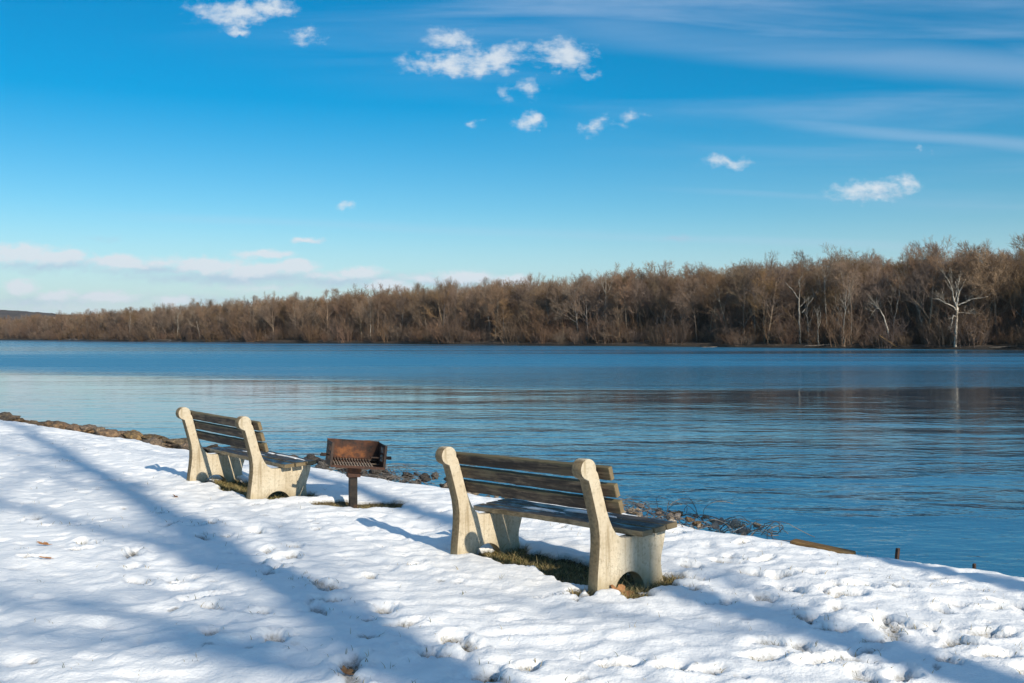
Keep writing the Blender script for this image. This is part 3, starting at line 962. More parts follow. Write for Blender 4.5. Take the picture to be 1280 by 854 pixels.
FN = FAR_N + 0.6
pale_tree(1194, FN, 'big white barked sycamore with wide level limbs at the far water edge', [
    [(0, 0, -.3, .42), (.1, 0, 2, .36), (.3, .1, 5, .33), (.45, .2, 8, .30), (.5, .2, 9.5, .26), (.9, .3, 11.2, .19), (1.7, .6, 12.6, .12), (2.7, 1, 14.2, .05)],
    [(.45, .2, 8.2, .24), (-.3, .1, 10, .20), (-.8, -.4, 12, .14), (-1.6, -.8, 13.6, .09), (-2.6, -1, 14.6, .04)],
    [(.5, .2, 8.6, .2), (1.6, -.4, 9.2, .16), (3.0, -.9, 9.9, .12), (4.6, -1.2, 10.1, .09), (6.2, -1.5, 10.4, .04)],
    [(.4, .2, 7.6, .19), (-.9, -.3, 8.6, .16), (-2.2, -.6, 9.0, .12), (-3.8, -1, 9.9, .08), (-5.4, -1.2, 10.0, .03)],
    [(.35, .1, 6.2, .15), (-.6, -.4, 6.6, .12), (-.9, -.6, 5.4, .09), (-1.3, -.8, 3.6, .04)],
    [(.9, .3, 11.2, .14), (.6, .3, 12.8, .10), (1.0, .2, 14.6, .05)],
    [(-.1, 0, 9.6, .14), (.2, -.3, 11.5, .11), (-.2, -.5, 13.6, .05)],
    [(.5, .1, 7.2, .10), (2.0, -.6, 7.0, .07), (3.6, -1, 6.9, .03)]], 1, 15, twig=8)
pale_tree(1000, FN + 2, 'forked pale tree with two long bare arms above a dark lower trunk', [
    [(0, 0, -.3, .30), (.0, 0, 4, .26), (-.2, 0, 8, .24), (-.3, 0, 10.5, .19), (-1.4, .2, 12.3, .12), (-3.4, .4, 14.4, .05)],
    [(.4, 0, 7.2, .15), (1.6, .1, 8.6, .13), (2.8, 0, 10.4, .10), (4.0, .2, 12.6, .05)],
    [(-.3, 0, 10.5, .15), (.0, 0, 12.6, .11), (-.2, .2, 15.2, .05)],
    [(.0, 0, 8.6, .12), (1.2, -.3, 10.0, .08), (2.2, -.4, 10.6, .04)]], 2, 15)
pale_tree(943, FN + 5.4, 'small white crown of three upward arms half hidden high in the brown wood', [
    [(0, 0, -.3, .26), (0, 0, 7, .22), (0, 0, 10.6, .18), (-.3, 0, 12.0, .13), (-1.6, .2, 13.0, .10), (-3.6, .2, 13.4, .04)],
    [(0, 0, 11.2, .14), (.9, 0, 12.8, .12), (2.4, .2, 15.4, .05)],
    [(-.1, 0, 11.6, .12), (-.2, .1, 13.6, .08), (-.1, .2, 15.6, .04)]], 3, 15)
pale_tree(1023, FN, 'low crooked white tree rising from the far water edge beside a dark trunk', [
    [(0, 0, -.3, .20), (-.1, 0, 1.6, .17), (-.2, 0, 3.4, .14), (.4, .1, 5.4, .11), (.5, .1, 7.8, .06)],
    [(-.2, 0, 3.2, .10), (-.2, -.3, 5.6, .08), (-.4, -.2, 8.6, .03)]], 4, 8)
pale_tree(1010, FN + 3, 'short broken white stem with a slanted tip near the far water edge', [
    [(0, 0, -.3, .13), (0, 0, 3, .11), (-.1, 0, 6, .09), (-.9, .1, 7.6, .04)]], 14, 8)
pale_tree(1056, FN, 'slender white trunk, gently bowed, rising bare from the far water edge', [
    [(0, 0, -.3, .20), (-.3, 0, 2.5, .17), (-.1, 0, 6.0, .15), (.1, 0, 9.5, .12), (.5, .2, 13.2, .05)]], 5, 13, twig=8)
pale_tree(1064, FN + 1, 'thin straight tan pole of a trunk beside the bowed white one', [
    [(0, 0, -.3, .14), (0, 0, 3, .12), (.05, 0, 6.4, .07)]], 15, 7, twig=2)
pale_tree(1033, FN + 4.4, 'tall pale streaked trunk climbing through the middle of the wood', [
    [(0, 0, -.3, .22), (0, 0, 5, .18), (-.2, 0, 9, .16), (-.4, 0, 12, .12), (-.6, 0, 15.5, .05)]], 6, 15, twig=8)
pale_tree(1110, FN + 1, 'bent white dead tree leaning over with a hooked broken top', [
    [(.4, 0, -.3, .22), (.1, 0, 3, .19), (-.8, 0, 6, .15), (-1.8, -.1, 8.0, .12), (-2.6, -.2, 8.3, .08), (-3.4, -.2, 7.4, .04)]], 7, 9, twig=9)
pale_tree(1122, FN + 5.4, 'tall curved grey white trunk standing behind the bent dead tree', [
    [(-1.0, 0, -.3, .2), (-.9, 0, 4, .17), (-.4, 0, 7, .15), (.2, 0, 10, .12), (.4, 0, 13, .05)]], 8, 13, twig=8)
pale_tree(757, FN + 6, 'pale twiggy sycamore top standing out of the treetops midway along the wood', [
    [(0, 0, -.3, .32), (0, 0, 8, .28), (.1, 0, 13, .22), (.0, 0, 17, .10), (.2, 0, 20, .04)],
    [(.1, 0, 12, .16), (1.2, 0, 15, .11), (2.2, .2, 18, .04)], [(0, 0, 13, .14), (-1.0, 0, 16, .09), (-1.2, 0, 19, .03)],
    [(0, 0, 11.5, .14), (1.6, .2, 13.6, .09), (3.2, .2, 16, .04)]], 9, 20)
pale_tree(463, FN + 2, 'lone pale straight trunk in the low far part of the wood', [
    [(0, 0, -.3, .20), (.1, 0, 5, .17), (.0, 0, 9, .13), (.2, 0, 12.5, .04)]], 10, 12)
pale_tree(222, FN + 2, 'short pale trunk near the distant end of the wood', [
    [(0, 0, -.3, .20), (.1, 0, 5, .17), (.0, 0, 8, .13), (.2, 0, 10.0, .04)]], 11, 12)
pale_tree(905, FN + 5, 'leaning pale trunk low in the wood, left of the small white crown', [
    [(.8, 0, -.3, .2), (.3, 0, 5, .16), (-.8, 0, 9, .11), (-1.4, 0, 11.4, .04)]], 12, 11)
pale_tree(1150, FN + 4, 'thin slanting grey branchy sapling between the bent tree and big sycamore', [
    [(1.2, 0, -.3, .14), (.6, 0, 3.6, .12), (-.2, 0, 6.6, .09), (-1.2, 0, 9.4, .04)]], 13, 9)

# fallen trunks on the far bank
for px, n, ln, az, el, r, lab in [(1112, FN - .2, 5.2, 0.0, -32, .17, 'broken orange brown log propped against the bent dead tree'),
                                  (1030, FN - .4, 9, 4, 2, .12, 'long pale fallen log lying along the far water edge'),
                                  (1262, FN - .3, 8, -8, 4, .13, 'grey fallen log on far bank right of the big sycamore'),
                                  (890, FN - .3, 7, 3, 3, .12, 'thin fallen log on the far bank below leaning pale trunk')]:
    x, y = far_at(px, n)
    t = Tubes(); L = ln / 2
    d = Vector((math.cos(R(az)) * math.cos(R(el)), math.sin(R(az)) * math.cos(R(el)), math.sin(R(el))))
    rnd = random.Random(px)
    P = [d * (L * (k / 4 - 1)) + Vector((0, 0, rnd.gauss(0, .04))) for k in range(9)]
    t.add(P, [r * (1 - .05 * k) for k in range(9)], 7)
    o = link('fallen_log', t.mesh('fallen_log', M_TIMBER if 'orange' in lab else M_BARK), None)
    o.location = (x, y, far_ground(x, y) + 0.25 + abs(d.z) * L)
    tag(o, lab, 'log')

# white farmhouse below the ridge
hx, hy = far_at(67, 850)
hh = empty('white_house', (hx, hy, float(hill_h(np.array([hx]), np.array([hy]))[0][0])), (0, 0, R(20)))
tag(hh, 'tiny white house above the treetops below the distant ridge', 'house')
bm = bmesh.new()
box_bm(bm, 9, 7, 9, Matrix.Translation((0, 0, 1.5)))
obj_bm('wall', bm, M_SNOWBIT, hh)
bm = bmesh.new()
rv = [bm.verts.new(p) for p in ((-5, -4, 5.8), (5, -4, 5.8), (5, 4, 5.8), (-5, 4, 5.8), (-5, 0, 8.5), (5, 0, 8.5))]
for q in ((0, 1, 5, 4), (2, 3, 4, 5), (0, 4, 3), (1, 2, 5), (3, 2, 1, 0)):
    bm.faces.new([rv[i] for i in q])
obj_bm('roof', bm, M_SOOT, hh)

# thin winter air: far things fade a little towards blue
bm = bmesh.new()
box_bm(bm, 15000, 15000, 174, Matrix.Translation((0, 0, 87 - 4)))
hz_m = bpy.data.materials.new('haze'); hz_m.use_nodes = True
hz_m.node_tree.nodes.clear()
hz_g = NT(hz_m.node_tree)
pv = hz_g.new('ShaderNodeVolumePrincipled'); ho = hz_g.new('ShaderNodeOutputMaterial')
pv.inputs['Color'].default_value = (0.82, 0.9, 1.0, 1); pv.inputs['Density'].default_value = HAZE
hz_g.l.new(pv.outputs[0], ho.inputs['Volume'])
tag(obj_bm('haze', bm, hz_m), 'thin clear winter haze over the river', None, None, 'stuff')

# ------------------------------------------------------------------ benches
def end_panel_mesh():
    prof = [(0, -.09), (.006, .02), (.014, .10), (.027, .19), (.035, .27), (.036, .34), (.026, .43), (.0, .53), (-.030, .64), (-.050, .708)]
    for k in range(15):
        a = R(232 - k * 17.2)
        prof.append((-.050 + .070 * math.cos(a), .783 + .070 * math.sin(a)))
    prof += [(.034, .752), (.054, .69), (.080, .60), (.108, .50), (.135, .43), (.162, .375), (.195, .33), (.24, .300), (.30, .292), (.45, .298), (.60, .308), (.672, .314), (.686, .306),
             (.686, .285), (.676, .24), (.658, .18), (.640, .13), (.632, .08), (.636, .03), (.646, -.02), (.660, -.09)]
    arch = [(.31 + .145 * math.cos(a), -.085 + .145 * math.sin(a)) for a in [R(k * 180 / 14) for k in range(15)]]
    prof += arch
    bm = bmesh.new()
    T = 0.045
    a = [bm.verts.new((-T, y, z)) for y, z in prof]
    f = bm.faces.new(a)
    r = bmesh.ops.extrude_face_region(bm, geom=[f])
    vs = [g for g in r['geom'] if isinstance(g, bmesh.types.BMVert)]
    bmesh.ops.translate(bm, verts=vs, vec=(2 * T, 0, 0))
    bmesh.ops.recalc_face_normals(bm, faces=bm.faces)
    rim = [e for e in bm.edges if any(len(x.verts) > 8 for x in e.link_faces)]
    bmesh.ops.bevel(bm, geom=rim, offset=0.007, segments=2, affect='EDGES', profile=0.6)
    bmesh.ops.recalc_face_normals(bm, faces=bm.faces)
    big = [x for x in bm.faces if len(x.verts) > 8]
    bmesh.ops.triangulate(bm, faces=big)
    for x in bm.faces:
        x.smooth = abs(x.normal.x) < 0.2
    me = bpy.data.meshes.new('end_panel'); bm.to_mesh(me); bm.free()
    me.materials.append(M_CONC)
    return me


PANEL = end_panel_mesh()


def slat_mesh(name, L, w, t, seed, mat):
    """a plank along X, width along Y, thickness along Z, slightly cupped and worn"""
    rnd = random.Random(seed)
    bm = bmesh.new()
    box_bm(bm, L, w, t, None, 0.006, 2)
    es = [e for e in bm.edges if abs((e.verts[0].co - e.verts[1].co).x) > L * 0.5]
    bmesh.ops.subdivide_edges(bm, edges=es, cuts=14, use_grid_fill=True)
    ph = rnd.uniform(0, 6)
    for v in bm.verts:
        k = v.co.x / L
        v.co.z += 0.004 * math.sin(k * 5 + ph) + 0.0012 * math.sin(k * 31 + ph * 2 + v.co.y * 60)
        v.co.y += 0.003 * math.sin(k * 4 + ph * 1.7) + 0.0012 * math.sin(k * 43 + ph)
        if abs(k) > 0.47:
            v.co.x += rnd.uniform(-.004, .004)
    bmesh.ops.recalc_face_normals(bm, faces=bm.faces)
    me = bpy.data.meshes.new(name); bm.to_mesh(me); bm.free()
    me.materials.append(mat)
    return me


def bench(o, tilt, label, seed, z0=0.0):
    root = empty('park_bench', (o[0], o[1], z0), (0, 0, 0))
    root.rotation_euler = (Matrix.Rotation(RZ_B, 4, 'Z') @ Matrix.Rotation(-tilt, 4, 'Y')).to_euler()
    root.scale = (1.025, 1.025, 1.012)
    tag(root, label, 'bench', 'park benches facing the river')
    for s in (-1, 1):
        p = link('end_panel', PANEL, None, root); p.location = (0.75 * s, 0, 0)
    rnd = random.Random(seed)
    for i, z in enumerate((.757, .645, .533)):
        y = .035 + (.752 - z) * .296 + 0.021
        s = link('back_slat', slat_mesh('back_slat', 1.81, .090, .038, seed + i, M_WDRY), None, root)
        s.location = (rnd.uniform(-.012, .012), y, z); s.rotation_euler = (R(90 + 16.5), 0, 0)
    for i, y in enumerate((.387, .510, .633)):
        s = link('seat_slat', slat_mesh('seat_slat', 1.81, .108, .040, seed + 20 + i, M_WWET), None, root)
        s.location = (rnd.uniform(-.012, .012), y, .298 + (y - .3) * .055 + .0225); s.rotation_euler = (R(3), 0, 0)
    return root


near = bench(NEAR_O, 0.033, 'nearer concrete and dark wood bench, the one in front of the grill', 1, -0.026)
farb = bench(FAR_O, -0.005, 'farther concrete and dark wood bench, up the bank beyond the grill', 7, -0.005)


# ------------------------------------------------------------------ pedestal grill
def build_grill():
    x, y = GRILL
    root = empty('park_grill', (x, y, -0.05), (0, 0, R(19)))
    tag(root, 'rusty open steel barbecue grill tilted on a single post between the two benches', 'grill')
    bm = bmesh.new()
    box_bm(bm, .078, .078, .56, Matrix.Translation((0, 0, .16)), .006)
    obj_bm('post', bm, M_POST, root)
    bm = bmesh.new()
    box_bm(bm, .125, .125, .105, Matrix.Translation((0.004, 0, .366)), .005)
    box_bm(bm, .135, .10, .045, Matrix.Translation((0.006, -.02, .389)), .004)
    obj_bm('collar', bm, M_RUST, root)
    tilt = Matrix.Translation((0.015, 0, .419)) @ Matrix.Rotation(R(5.5), 4, 'Y')
    W, D, Hh, t = .525, .36, .238, .006
    # floor of the firebox
    bm = bmesh.new()
    box_bm(bm, W - .014, D, t, tilt @ Matrix.Translation((0, 0, .004)), 0)
    obj_bm('firebox_floor', bm, M_SOOT, root)
    bm = bmesh.new()
    box_bm(bm, W + .006, .012, .024, tilt @ Matrix.Translation((0, -D / 2 - .006, .012)), .002)
    obj_bm('front_lip', bm, M_RUST, root)
    bm = bmesh.new()
    box_bm(bm, W, t, Hh, tilt @ Matrix.Translation((0, D / 2, Hh / 2)), 0)
    box_bm(bm, W + .01, .012, .010, tilt @ Matrix.Translation((0, D / 2, Hh + .004)), .002)
    obj_bm('rear_wall', bm, M_RUSTB, root)
    # side walls: frames with slots for the grate height
    for sgn in (-1, 1):
        bm = bmesh.new()
        Xw = sgn * (W / 2 + .002)
        box_bm(bm, t, D, .06, tilt @ Matrix.Translation((Xw, 0, .03)))
        box_bm(bm, t, D, .03, tilt @ Matrix.Translation((Xw, 0, Hh - .015)))
        for yy, ww in ((-D / 2 + .04, .08), (-.06, .03), (.0, .03), (.06, .03), (D / 2 - .05, .09)):
            box_bm(bm, t * .9, ww, Hh - .088, tilt @ Matrix.Translation((Xw, yy, Hh / 2 + .014)))
        box_bm(bm, t * .8, D - .03, .02, tilt @ Matrix.Translation((Xw, 0, .14)))
        box_bm(bm, .024, .010, Hh, tilt @ Matrix.Translation((Xw, -D / 2 - .003, Hh / 2)), .002)
        obj_bm('side_wall', bm, M_SOOT, root)
        bm = bmesh.new()
        tb = Tubes()
        hz = .105
        pts_ = [tilt @ Vector((sgn * (W / 2 + .003), -.05, hz)), tilt @ Vector((sgn * (W / 2 + .075), -.05, hz))]
        tb.add(pts_, [.007, .007], 8)
        coil = []
        for k in range(49):
            a = k / 48 * 6 * 2 * math.pi
            coil.append(tilt @ Vector((sgn * (W / 2 + .042 + .05 * k / 48), -.05 + .013 * math.cos(a), hz + .013 * math.sin(a))))
        tb.add(coil, [.0055] * len(coil), 5)
        link('handle', tb.mesh('handle', M_SOOT), None, root)
        bm.free()
    # swivelling grate: cross bars and front and rear rods
    tb = Tubes()
    zf, zr = .014, .066
    def gz(yy):
        return zf + (zr - zf) * (yy + D / 2) / D
    for yy in (-D / 2 + .03, 0, D / 2 - .03):
        tb.add([tilt @ Vector((-W / 2 + .02, yy, gz(yy) - .010)), tilt @ Vector((W / 2 - .012, yy, gz(yy) - .010))], [.006, .006], 8)
    n = 14
    for k in range(n):
        xx = -W / 2 + .045 + (W - .155) * k / (n - 1)
        tb.add([tilt @ Vector((xx, yy, gz(yy))) for yy in (-D / 2 + .02, D / 2 - .02)], [.0068, .0068], 6)
    link('grate', tb.mesh('grate', M_GRATE), None, root)
    bm = bmesh.new()
    box_bm(bm, .10, .05, .010, tilt @ Matrix.Translation((W / 2 - .06, -.02, .10)), .001)
    obj_bm('side_shelf', bm, M_SOOT, root)
    return root


build_grill()


# ------------------------------------------------------------------ stones along the edge
def rock_mesh(seed, mat, flat=0.5, sub=4, rough=0.42):
    rnd = random.Random(seed)
    bm = bmesh.new()
    bmesh.ops.create_icosphere(bm, subdivisions=sub, radius=1)
    off = Vector((rnd.uniform(0, 50), rnd.uniform(0, 50), rnd.uniform(0, 50)))
    from mathutils import noise as mn
    cuts = [(Vector((rnd.gauss(0, 1), rnd.gauss(0, 1), rnd.gauss(0, 1))).normalized(), rnd.uniform(.42, .75)) for _ in range(12)]
    for v in bm.verts:
        p = v.co.copy()
        for nrm, dd in cuts:
            k = p.dot(nrm)
            if k > dd:
                p -= nrm * (k - dd) * 0.96
        p *= 1 + rough * mn.noise(p * 1.3 + off) + 0.45 * rough * mn.noise(p * 4 + off) + .22 * rough * mn.noise(p * 11 + off)
        v.co = Vector((p.x, p.y * 0.75, p.z * flat))
    me = bpy.data.meshes.new('rock'); bm.to_mesh(me); bm.free()
    me.materials.append(mat)
    for q in me.polygons:
        q.use_smooth = True
    return me


RB = [rock_mesh(500 + k, M_ROCK, 0.36) for k in range(6)]
RG = [rock_mesh(520 + k, M_ROCKG, 0.5) for k in range(6)]
RP = [rock_mesh(540 + k, M_PALE, 0.6) for k in range(6)]
rk = random.Random(9)


def rock(meshes, u, n, dz, s, label, group, rot=None, stretch=1.0):
    x, y = un(u, n)
    o = link('rock', meshes[rk.randrange(len(meshes))])
    t = n - float(edge_n(np.array([u]))[0])
    o.location = (x, y, dz)
    o.scale = (s * stretch, s, s)
    o.rotation_euler = (rk.uniform(-.2, .2), rk.uniform(-.15, .15), (math.atan2(U[1], U[0]) + rk.uniform(-.35, .35)) if rot is None else rot)
    return tag(o, label, 'rock', group)


def edge_u(px, py):
    x, y = gpt(px, py)
    return x * U[0] + y * U[1], x * N[0] + y * N[1]


# brown slabs up the bank, left of and behind the farther bench
uu = 13.4
while uu < 27:
    e = float(edge_n(np.array([uu]))[0])
    big = rk.random() < .35
    rock(RB, uu, e + rk.uniform(.0, .35), rk.uniform(-.15, -.09) + (.02 if big else 0), rk.uniform(.24, .34) if big else rk.uniform(.10, .22),
         'brown flat rock in the row along the snow edge by the farther bench', 'brown rocks along the snow edge', None, rk.uniform(1.3, 2.3))
    uu += rk.uniform(.10, .24)
# dark broken stones behind the grill and nearer bench
uu = 8.6
while uu < 13.2:
    e = float(edge_n(np.array([uu]))[0])
    for q in range(2):
        rock(RG, uu + rk.uniform(-.1, .1), e + rk.uniform(-.05, .45), rk.uniform(-.12, -.04), rk.uniform(.05, .13),
             'dark grey broken stone at the snow edge behind the grill', 'dark stones behind the grill', None, rk.uniform(1, 1.4))
    uu += rk.uniform(.07, .15)
# pale and rusty stones under the wire tangle
uu = 4.55
while uu < 8.4:
    e = float(edge_n(np.array([uu]))[0])
    for q in range(3):
        rock(RP if rk.random() < .8 else RB, uu + rk.uniform(-.1, .1), e + rk.uniform(-.12, .28), rk.uniform(-.09, -.035), rk.uniform(.025, .065),
             'small pale broken stone under the wire tangle beyond the nearer bench', 'pale stones under the wire', None, rk.uniform(1, 1.4))
    uu += rk.uniform(.07, .14)
# stones covering the slope down to the water
for k in range(110):
    uu = rk.uniform(1, 27); e = float(edge_n(np.array([uu]))[0])
    tt = rk.uniform(.55, 1.6)
    rock(RG, uu, e + tt, -.14 - .85 * tt + .02, rk.uniform(.12, .3), 'grey rubble stone on the slope between snow edge and water', 'rubble on the slope')


def wire_tangle(name, u0, u1, hmax, count, label, seed):
    rnd = random.Random(seed)
    tb = Tubes()
    um = (u0 + u1) / 2
    for k in range(count):
        uu = rnd.uniform(u0, u1); e = float(edge_n(np.array([uu]))[0])
        n = e + rnd.uniform(-.08, .3)
        x, y = un(uu, n)
        p = Vector((x, y, -.06 + rnd.uniform(-.03, .02)))
        d = Vector((rnd.gauss(0, 1) * U[0] + rnd.gauss(0, .4), rnd.gauss(0, 1) * U[1] + rnd.gauss(0, .4), rnd.uniform(.05, 1.0)))
        ln = rnd.uniform(.2, .75)
        pts_ = [p.copy()]; d.normalize()
        segs = 12
        curl = Vector((rnd.gauss(0, .2), rnd.gauss(0, .2), -rnd.uniform(.12, .32)))
        for s in range(segs):
            d = (d + curl + Vector((rnd.gauss(0, .12), rnd.gauss(0, .12), rnd.gauss(0, .12)))).normalized()
            p = p + d * ln / segs
            if p.z < -.16:
                p.z = -.16
            if p.z > hmax:
                p.z = hmax
            pts_.append(p.copy())
        tb.add(pts_, [rnd.uniform(.0022, .0042)] * len(pts_), 5)
    o = link(name, tb.mesh(name, M_WIRE))
    return tag(o, label, 'wire')


wire_tangle('wire_tangle', 5.05, 6.4, .13, 120, 'large looping tangle of old grey wire at the snow edge beyond the nearer bench', 3)
wire_tangle('wire_tangle', 4.35, 4.95, .07, 44, 'small end of tangled wire sticking up where the stones stop', 4)
wire_tangle('wire_tangle', 9.1, 10.6, .03, 150, 'low mat of torn wire over dark stones right of the grill', 5)

# timber and stakes at the snow edge
x0, y0 = gpt(996, 677); x1, y1 = gpt(1064, 688)
bm = bmesh.new()
L = math.hypot(x1 - x0, y1 - y0)
box_bm(bm, L + .06, .10, .065, None, .014, 2)
for v in bm.verts:
    v.co.z += .006 * math.sin(v.co.x * 9)
tim = obj_bm('timber', bm, M_TIMBER)
tim.location = ((x0 + x1) / 2, (y0 + y1) / 2 + .02, -.036); tim.rotation_euler = (R(4), R(3.6), math.atan2(y1 - y0, x1 - x0))
tag(tim, 'weathered orange brown timber half buried at the snow edge', 'timber')


def stake(px, py, z0, hgt, w, lean, label):
    x, y = gpt(px, py, z0)
    bm = bmesh.new()
    box_bm(bm, w, w * .7, hgt + .3, Matrix.Translation((0, 0, hgt / 2 - .15)), .004)
    box_bm(bm, w * .3, w * 1.2, hgt + .29, Matrix.Translation((-w * .3, 0, hgt / 2 - .152)), .003)
    o = obj_bm('stake', bm, M_SOOT)
    o.location = (x, y, z0); o.rotation_euler = (0, R(lean), R(15))
    tag(o, label, 'stake')


stake(1123, 690, -.08, .030, .028, 6, 'short dark metal stake standing up at the snow edge right of the timber')
stake(1219, 704, -.10, -.005, .022, 0, 'tiny stub of a stake barely showing near the right end of the snow edge')

# ------------------------------------------------------------------ snow left on seats, leaves, twigs
def blob(name, parts, mat, seed, label, cat, root, group=None):
    """thin irregular patch of snow lying on a bench seat, in the bench's own coordinates"""
    rnd = random.Random(seed)
    bm = bmesh.new()
    for (cx, cy, rx, ry, hz) in parts:
        n = 26; rings = 4
        ph = [rnd.uniform(0, 6.28) for _ in range(4)]
        def rad(a):
            return 1 + .22 * math.sin(2 * a + ph[0]) + .16 * math.sin(5 * a + ph[1]) + .10 * math.sin(9 * a + ph[2])
        prev = None
        top = bm.verts.new((cx, cy, hz))
        for r in range(1, rings + 1):
            f = r / rings
            ring = []
            for k in range(n):
                a = 2 * math.pi * k / n
                q = rad(a) * f
                ring.append(bm.verts.new((cx + rx * q * math.cos(a), cy + ry * q * math.sin(a), hz * (1 - f ** 2.5) - .004 * (r == rings) + rnd.uniform(-.001, .001))))
            for k in range(n):
                k2 = (k + 1) % n
                if prev is None:
                    bm.faces.new((top, ring[k], ring[k2]))
                else:
                    bm.faces.new((prev[k], ring[k], ring[k2], prev[k2]))
            prev = ring
        bm.faces.new(list(reversed(prev)))
    o = obj_bm(name, bm, mat, None, True)
    o.matrix_world = root
    return tag(o, label, cat, group)


def seat_matrix(o, tilt, z0, y):
    return Matrix.Translation((o[0], o[1], z0)) @ Matrix.Rotation(RZ_B, 4, 'Z') @ Matrix.Rotation(-tilt, 4, 'Y') @ Matrix.Translation((0, y, .298 + (y - .3) * .055 + .0425))


blob('snow_patch', [(-.28, 0, .18, .026, .016), (-.05, .01, .05, .012, .006)], M_SNOWBIT, 1, 'long thin streak of snow on middle seat slat of the nearer bench', 'snow', seat_matrix(NEAR_O, .033, -.026, .500))
blob('snow_patch', [(.12, .0, .25, .028, .018), (.40, -.01, .05, .016, .010), (.36, .03, .07, .010, .006), (.50, .0, .06, .009, .005)], M_SNOWBIT, 2, 'broken streak of snow along the front seat slat of the nearer bench', 'snow', seat_matrix(NEAR_O, .033, -.026, .600))
blob('snow_patch', [(-.15, 0, .22, .025, .012), (.10, .01, .08, .02, .008)], M_SNOWBIT, 3, 'streak of snow on the middle seat slat of the farther bench', 'snow', seat_matrix(FAR_O, -.005, -.005, .505))
blob('snow_patch', [(.45, 0, .30, .022, .011), (.05, .0, .12, .02, .008)], M_SNOWBIT, 4, 'long white streak of snow on the front seat slat of the farther bench', 'snow', seat_matrix(FAR_O, -.005, -.005, .63))


def leaf(px, py, s, rz, label, cup=.35, thin=1.0):
    x, y = gpt(px, py)
    bm = bmesh.new()
    n = 20
    rnd = random.Random(int(px))
    top, bot = [], []
    for k in range(n):
        a = 2 * math.pi * k / n
        r = s * (.62 + .38 * abs(math.cos(2.5 * a))) * rnd.uniform(.85, 1.05)
        p = Vector((r * math.cos(a) * 1.25, r * math.sin(a) * thin, cup * r * r / s + rnd.uniform(0, .004)))
        top.append(bm.verts.new(p)); bot.append(bm.verts.new(p - Vector((0, 0, .0015))))
    c1 = bm.verts.new((0, 0, .0)); c2 = bm.verts.new((0, 0, -.0015))
    for k in range(n):
        k2 = (k + 1) % n
        bm.faces.new((c1, top[k], top[k2])); bm.faces.new((c2, bot[k2], bot[k])); bm.faces.new((top[k], bot[k], bot[k2], top[k2]))
    o = obj_bm('dead_leaf', bm, M_LEAF)
    o.location = (x, y, h_at(x, y) + .012); o.rotation_euler = (R(28), R(12), rz)
    tag(o, label, 'leaf')


leaf(776, 733, .075, .4, 'big orange brown dead leaf at foot of the nearer bench, under its arch')
leaf(432, 852, .04, 1.2, 'brown dead leaf on the snow at the bottom of the picture, below footprints')
leaf(218, 620, .035, 2.0, 'small brown dead leaf on snow in front of the farther bench')
leaf(54, 686, .05, .2, 'narrow brown dead leaf on the open snow, upper of the two', .3, .3)
leaf(57, 703, .05, .5, 'thin dark dead leaf on the open snow, lower of the two', .1, .18)
leaf(687, 711, .022, 1.5, 'tiny curled red brown leaf on the snow lip behind the nearer bench')
leaf(665, 700, .03, .9, 'small tan leaf in the grass under the nearer bench', .2)


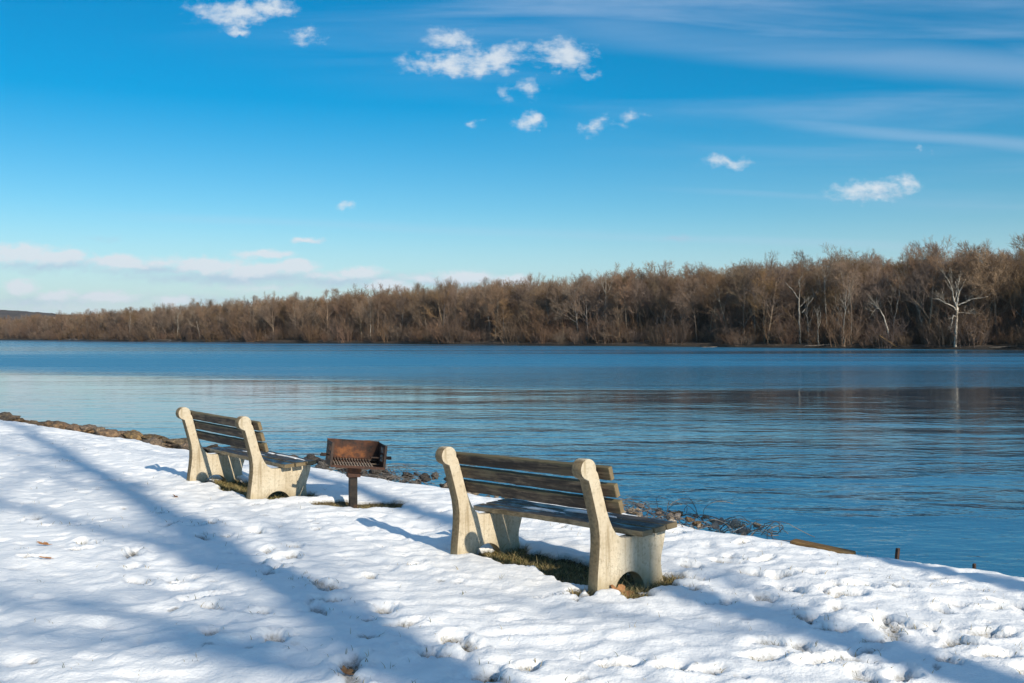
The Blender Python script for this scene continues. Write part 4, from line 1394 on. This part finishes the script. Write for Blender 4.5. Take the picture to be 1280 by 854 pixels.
# ------------------------------------------------------------------ grass in the melted patches
def grass():
    rnd = random.Random(21)
    V, Fc, tone = [], [], []

    def blade(x, y, z, hgt, lean, w, tn):
        an = rnd.uniform(0, 6.28); wa = rnd.uniform(0, 6.28)
        dx, dy = math.cos(an) * lean * hgt, math.sin(an) * lean * hgt
        wx, wy = math.cos(wa) * w, math.sin(wa) * w
        b = len(V)
        for f, k in ((0, 1), (.4, .85), (.75, .55)):
            cx, cy, cz = x + dx * f * f, y + dy * f * f, z + hgt * f * (1 - .25 * lean * f)
            V.append((cx - wx * k, cy - wy * k, cz)); V.append((cx + wx * k, cy + wy * k, cz))
        V.append((x + dx, y + dy, z + hgt * (1 - .25 * lean)))
        Fc.extend([(b, b + 1, b + 3, b + 2), (b + 2, b + 3, b + 5, b + 4), (b + 4, b + 5, b + 6)])
        tone.extend([tn] * 7)
    cand = []
    for o in (NEAR_O, FAR_O):
        for k in range(9000):
            lx, ly = rnd.uniform(-.95, 1.2), rnd.uniform(-.1, .8)
            cand.append((*bench_xy(o, lx, ly), 1))
    for k in range(1500):
        cand.append((GRILL[0] + rnd.uniform(-.5, .55), GRILL[1] + rnd.uniform(-.2, .2), .6))
    for (dx, dy, s, an, kk) in DENTS:
        if s > .55:
            for k in range(int(10 * s)):
                cand.append((dx + rnd.gauss(0, .06), dy + rnd.gauss(0, .05), 2))
    # lone stalks poking through the thin snow
    for k in range(420):
        y = 4.5 + 13 * rnd.random() ** 1.4; x = rnd.uniform(-.55, .55) * y
        for q in range(rnd.choice((1, 1, 2, 4))):
            cand.append((x + rnd.gauss(0, .02), y + rnd.gauss(0, .02), 3))
    xs = np.array([c[0] for c in cand]); ys = np.array([c[1] for c in cand])
    z, th = ground_h(xs, ys)
    nn = xs * N[0] + ys * N[1]
    for i, (x, y, ty) in enumerate(cand):
        if nn[i] > 7.6:
            continue
        if ty in (1, .6):
            if th[i] < .55:
                continue
            hgt = rnd.uniform(.02, .075) * ty
            if rnd.random() < .04:
                hgt *= 1.8
            tn = rnd.random() ** .6
            if rnd.random() < .25:
                blade(x, y, z[i] - .004, rnd.uniform(.03, .06), 2.2, .0028, rnd.uniform(.6, 1))
            blade(x, y, z[i] - .006, hgt, rnd.uniform(.3, 1.3), .0024, tn)
        elif ty == 2:
            blade(x, y, z[i] - .004, rnd.uniform(.015, .05), rnd.uniform(.3, 1.4), .0022, rnd.uniform(.25, 1))
        else:
            blade(x, y, z[i] - .004, rnd.uniform(.012, .05), rnd.uniform(.1, 1.2), .0016, rnd.uniform(.3, 1))
    me = bpy.data.meshes.new('grass'); me.from_pydata(V, [], Fc)
    a = me.attributes.new('tone', 'FLOAT', 'POINT'); a.data.foreach_set('value', tone)
    me.materials.append(M_GRASS)
    o = link('grass', me); tag(o, 'dry winter grass in melted patches and poking through the snow', None, None, 'stuff')


grass()

# ------------------------------------------------------------------ trees behind the viewpoint that throw the long shadows
def shade_tree(gx, gy, s, seed, Ht, r0, clear, spread, label, limbs=(), dens=(7, 4, 4, 2)):
    """a bare tree standing s metres back along the sun's direction from the ground point its shadow crosses"""
    x = gx - SUN_H.x * s; y = gy - SUN_H.y * s
    tr, cr = make_tree(seed, Ht, r0, clear, spread, dens, 0.0, 1.0, 0.08, 0.012)
    rnd = random.Random(seed)
    te = math.tan(SUN_EL)
    for (ax, ay, bx, by, hb, r) in limbs:
        # a limb from the trunk whose shadow runs from ground point a to ground point b
        ha = math.hypot(ax - x, ay - y) * te
        P0 = Vector((0, 0, ha)); P1 = Vector((bx - SUN_H.x * hb / te - x, by - SUN_H.y * hb / te - y, hb))
        pts_ = [P0.lerp(P1, k / 8) + Vector((rnd.gauss(0, .05), rnd.gauss(0, .05), rnd.gauss(0, .05))) * (1 if 0 < k else 0) for k in range(9)]
        tr.add(pts_, [r * (1 - .075 * k) for k in range(9)], 6, False)
        for q in range(7):
            k = rnd.randrange(3, 9)
            d = (P1 - P0).normalized() + Vector((rnd.gauss(0, .5), rnd.gauss(0, .5), rnd.gauss(0, .5)))
            cr.add(branch_path(rnd, pts_[k], d, rnd.uniform(.8, 2.2), 3, .15, .05), [.03, .022, .014, .007], 4, False)
    root = empty('bank_tree', (x, y, 0))
    tag(root, label, 'tree')
    link('trunk', tr.mesh('bank_trunk', M_BARK), None, root)
    link('crown', cr.mesh('bank_crown', M_TWIG), None, root)


gA = gpt(625, 854)
shade_tree(*gA, 22, 901, 27, .40, .68, .25, 'tall bare tree behind the viewpoint whose shadow runs past the farther bench',
           [(*gpt(440, 735), *gpt(-40, 618), 15.6, .14), (*gpt(600, 846), *gpt(-40, 736), 13.0, .12), (*gpt(560, 900), *gpt(-20, 790), 11.6, .13), (*gpt(300, 655), *gpt(60, 590), 17.0, .10), (*gpt(500, 775), *gpt(340, 650), 13.6, .05), (*gpt(200, 610), *gpt(-10, 568), 19, .06), (*gpt(420, 722), *gpt(180, 660), 14.5, .05), (*gpt(540, 800), *gpt(200, 745), 13.2, .05)])
shade_tree(*gpt(1230, 836), 17, 902, 22, .30, .66, .24, 'tall bare tree behind the viewpoint whose shadow ends at the nearer bench',
           [(*gpt(1110, 810), *gpt(790, 775), 11.5, .06), (*gpt(1000, 775), *gpt(900, 712), 11.8, .05)])
shade_tree(*gpt(1262, 734), 15, 903, 20, .24, .62, .24, 'bare tree near the water whose shadow skims the snow edge')
shade_tree(*gpt(60, 854), 30, 904, 28, .38, .62, .24, 'biggest bare tree behind the viewpoint, shading the open snow')
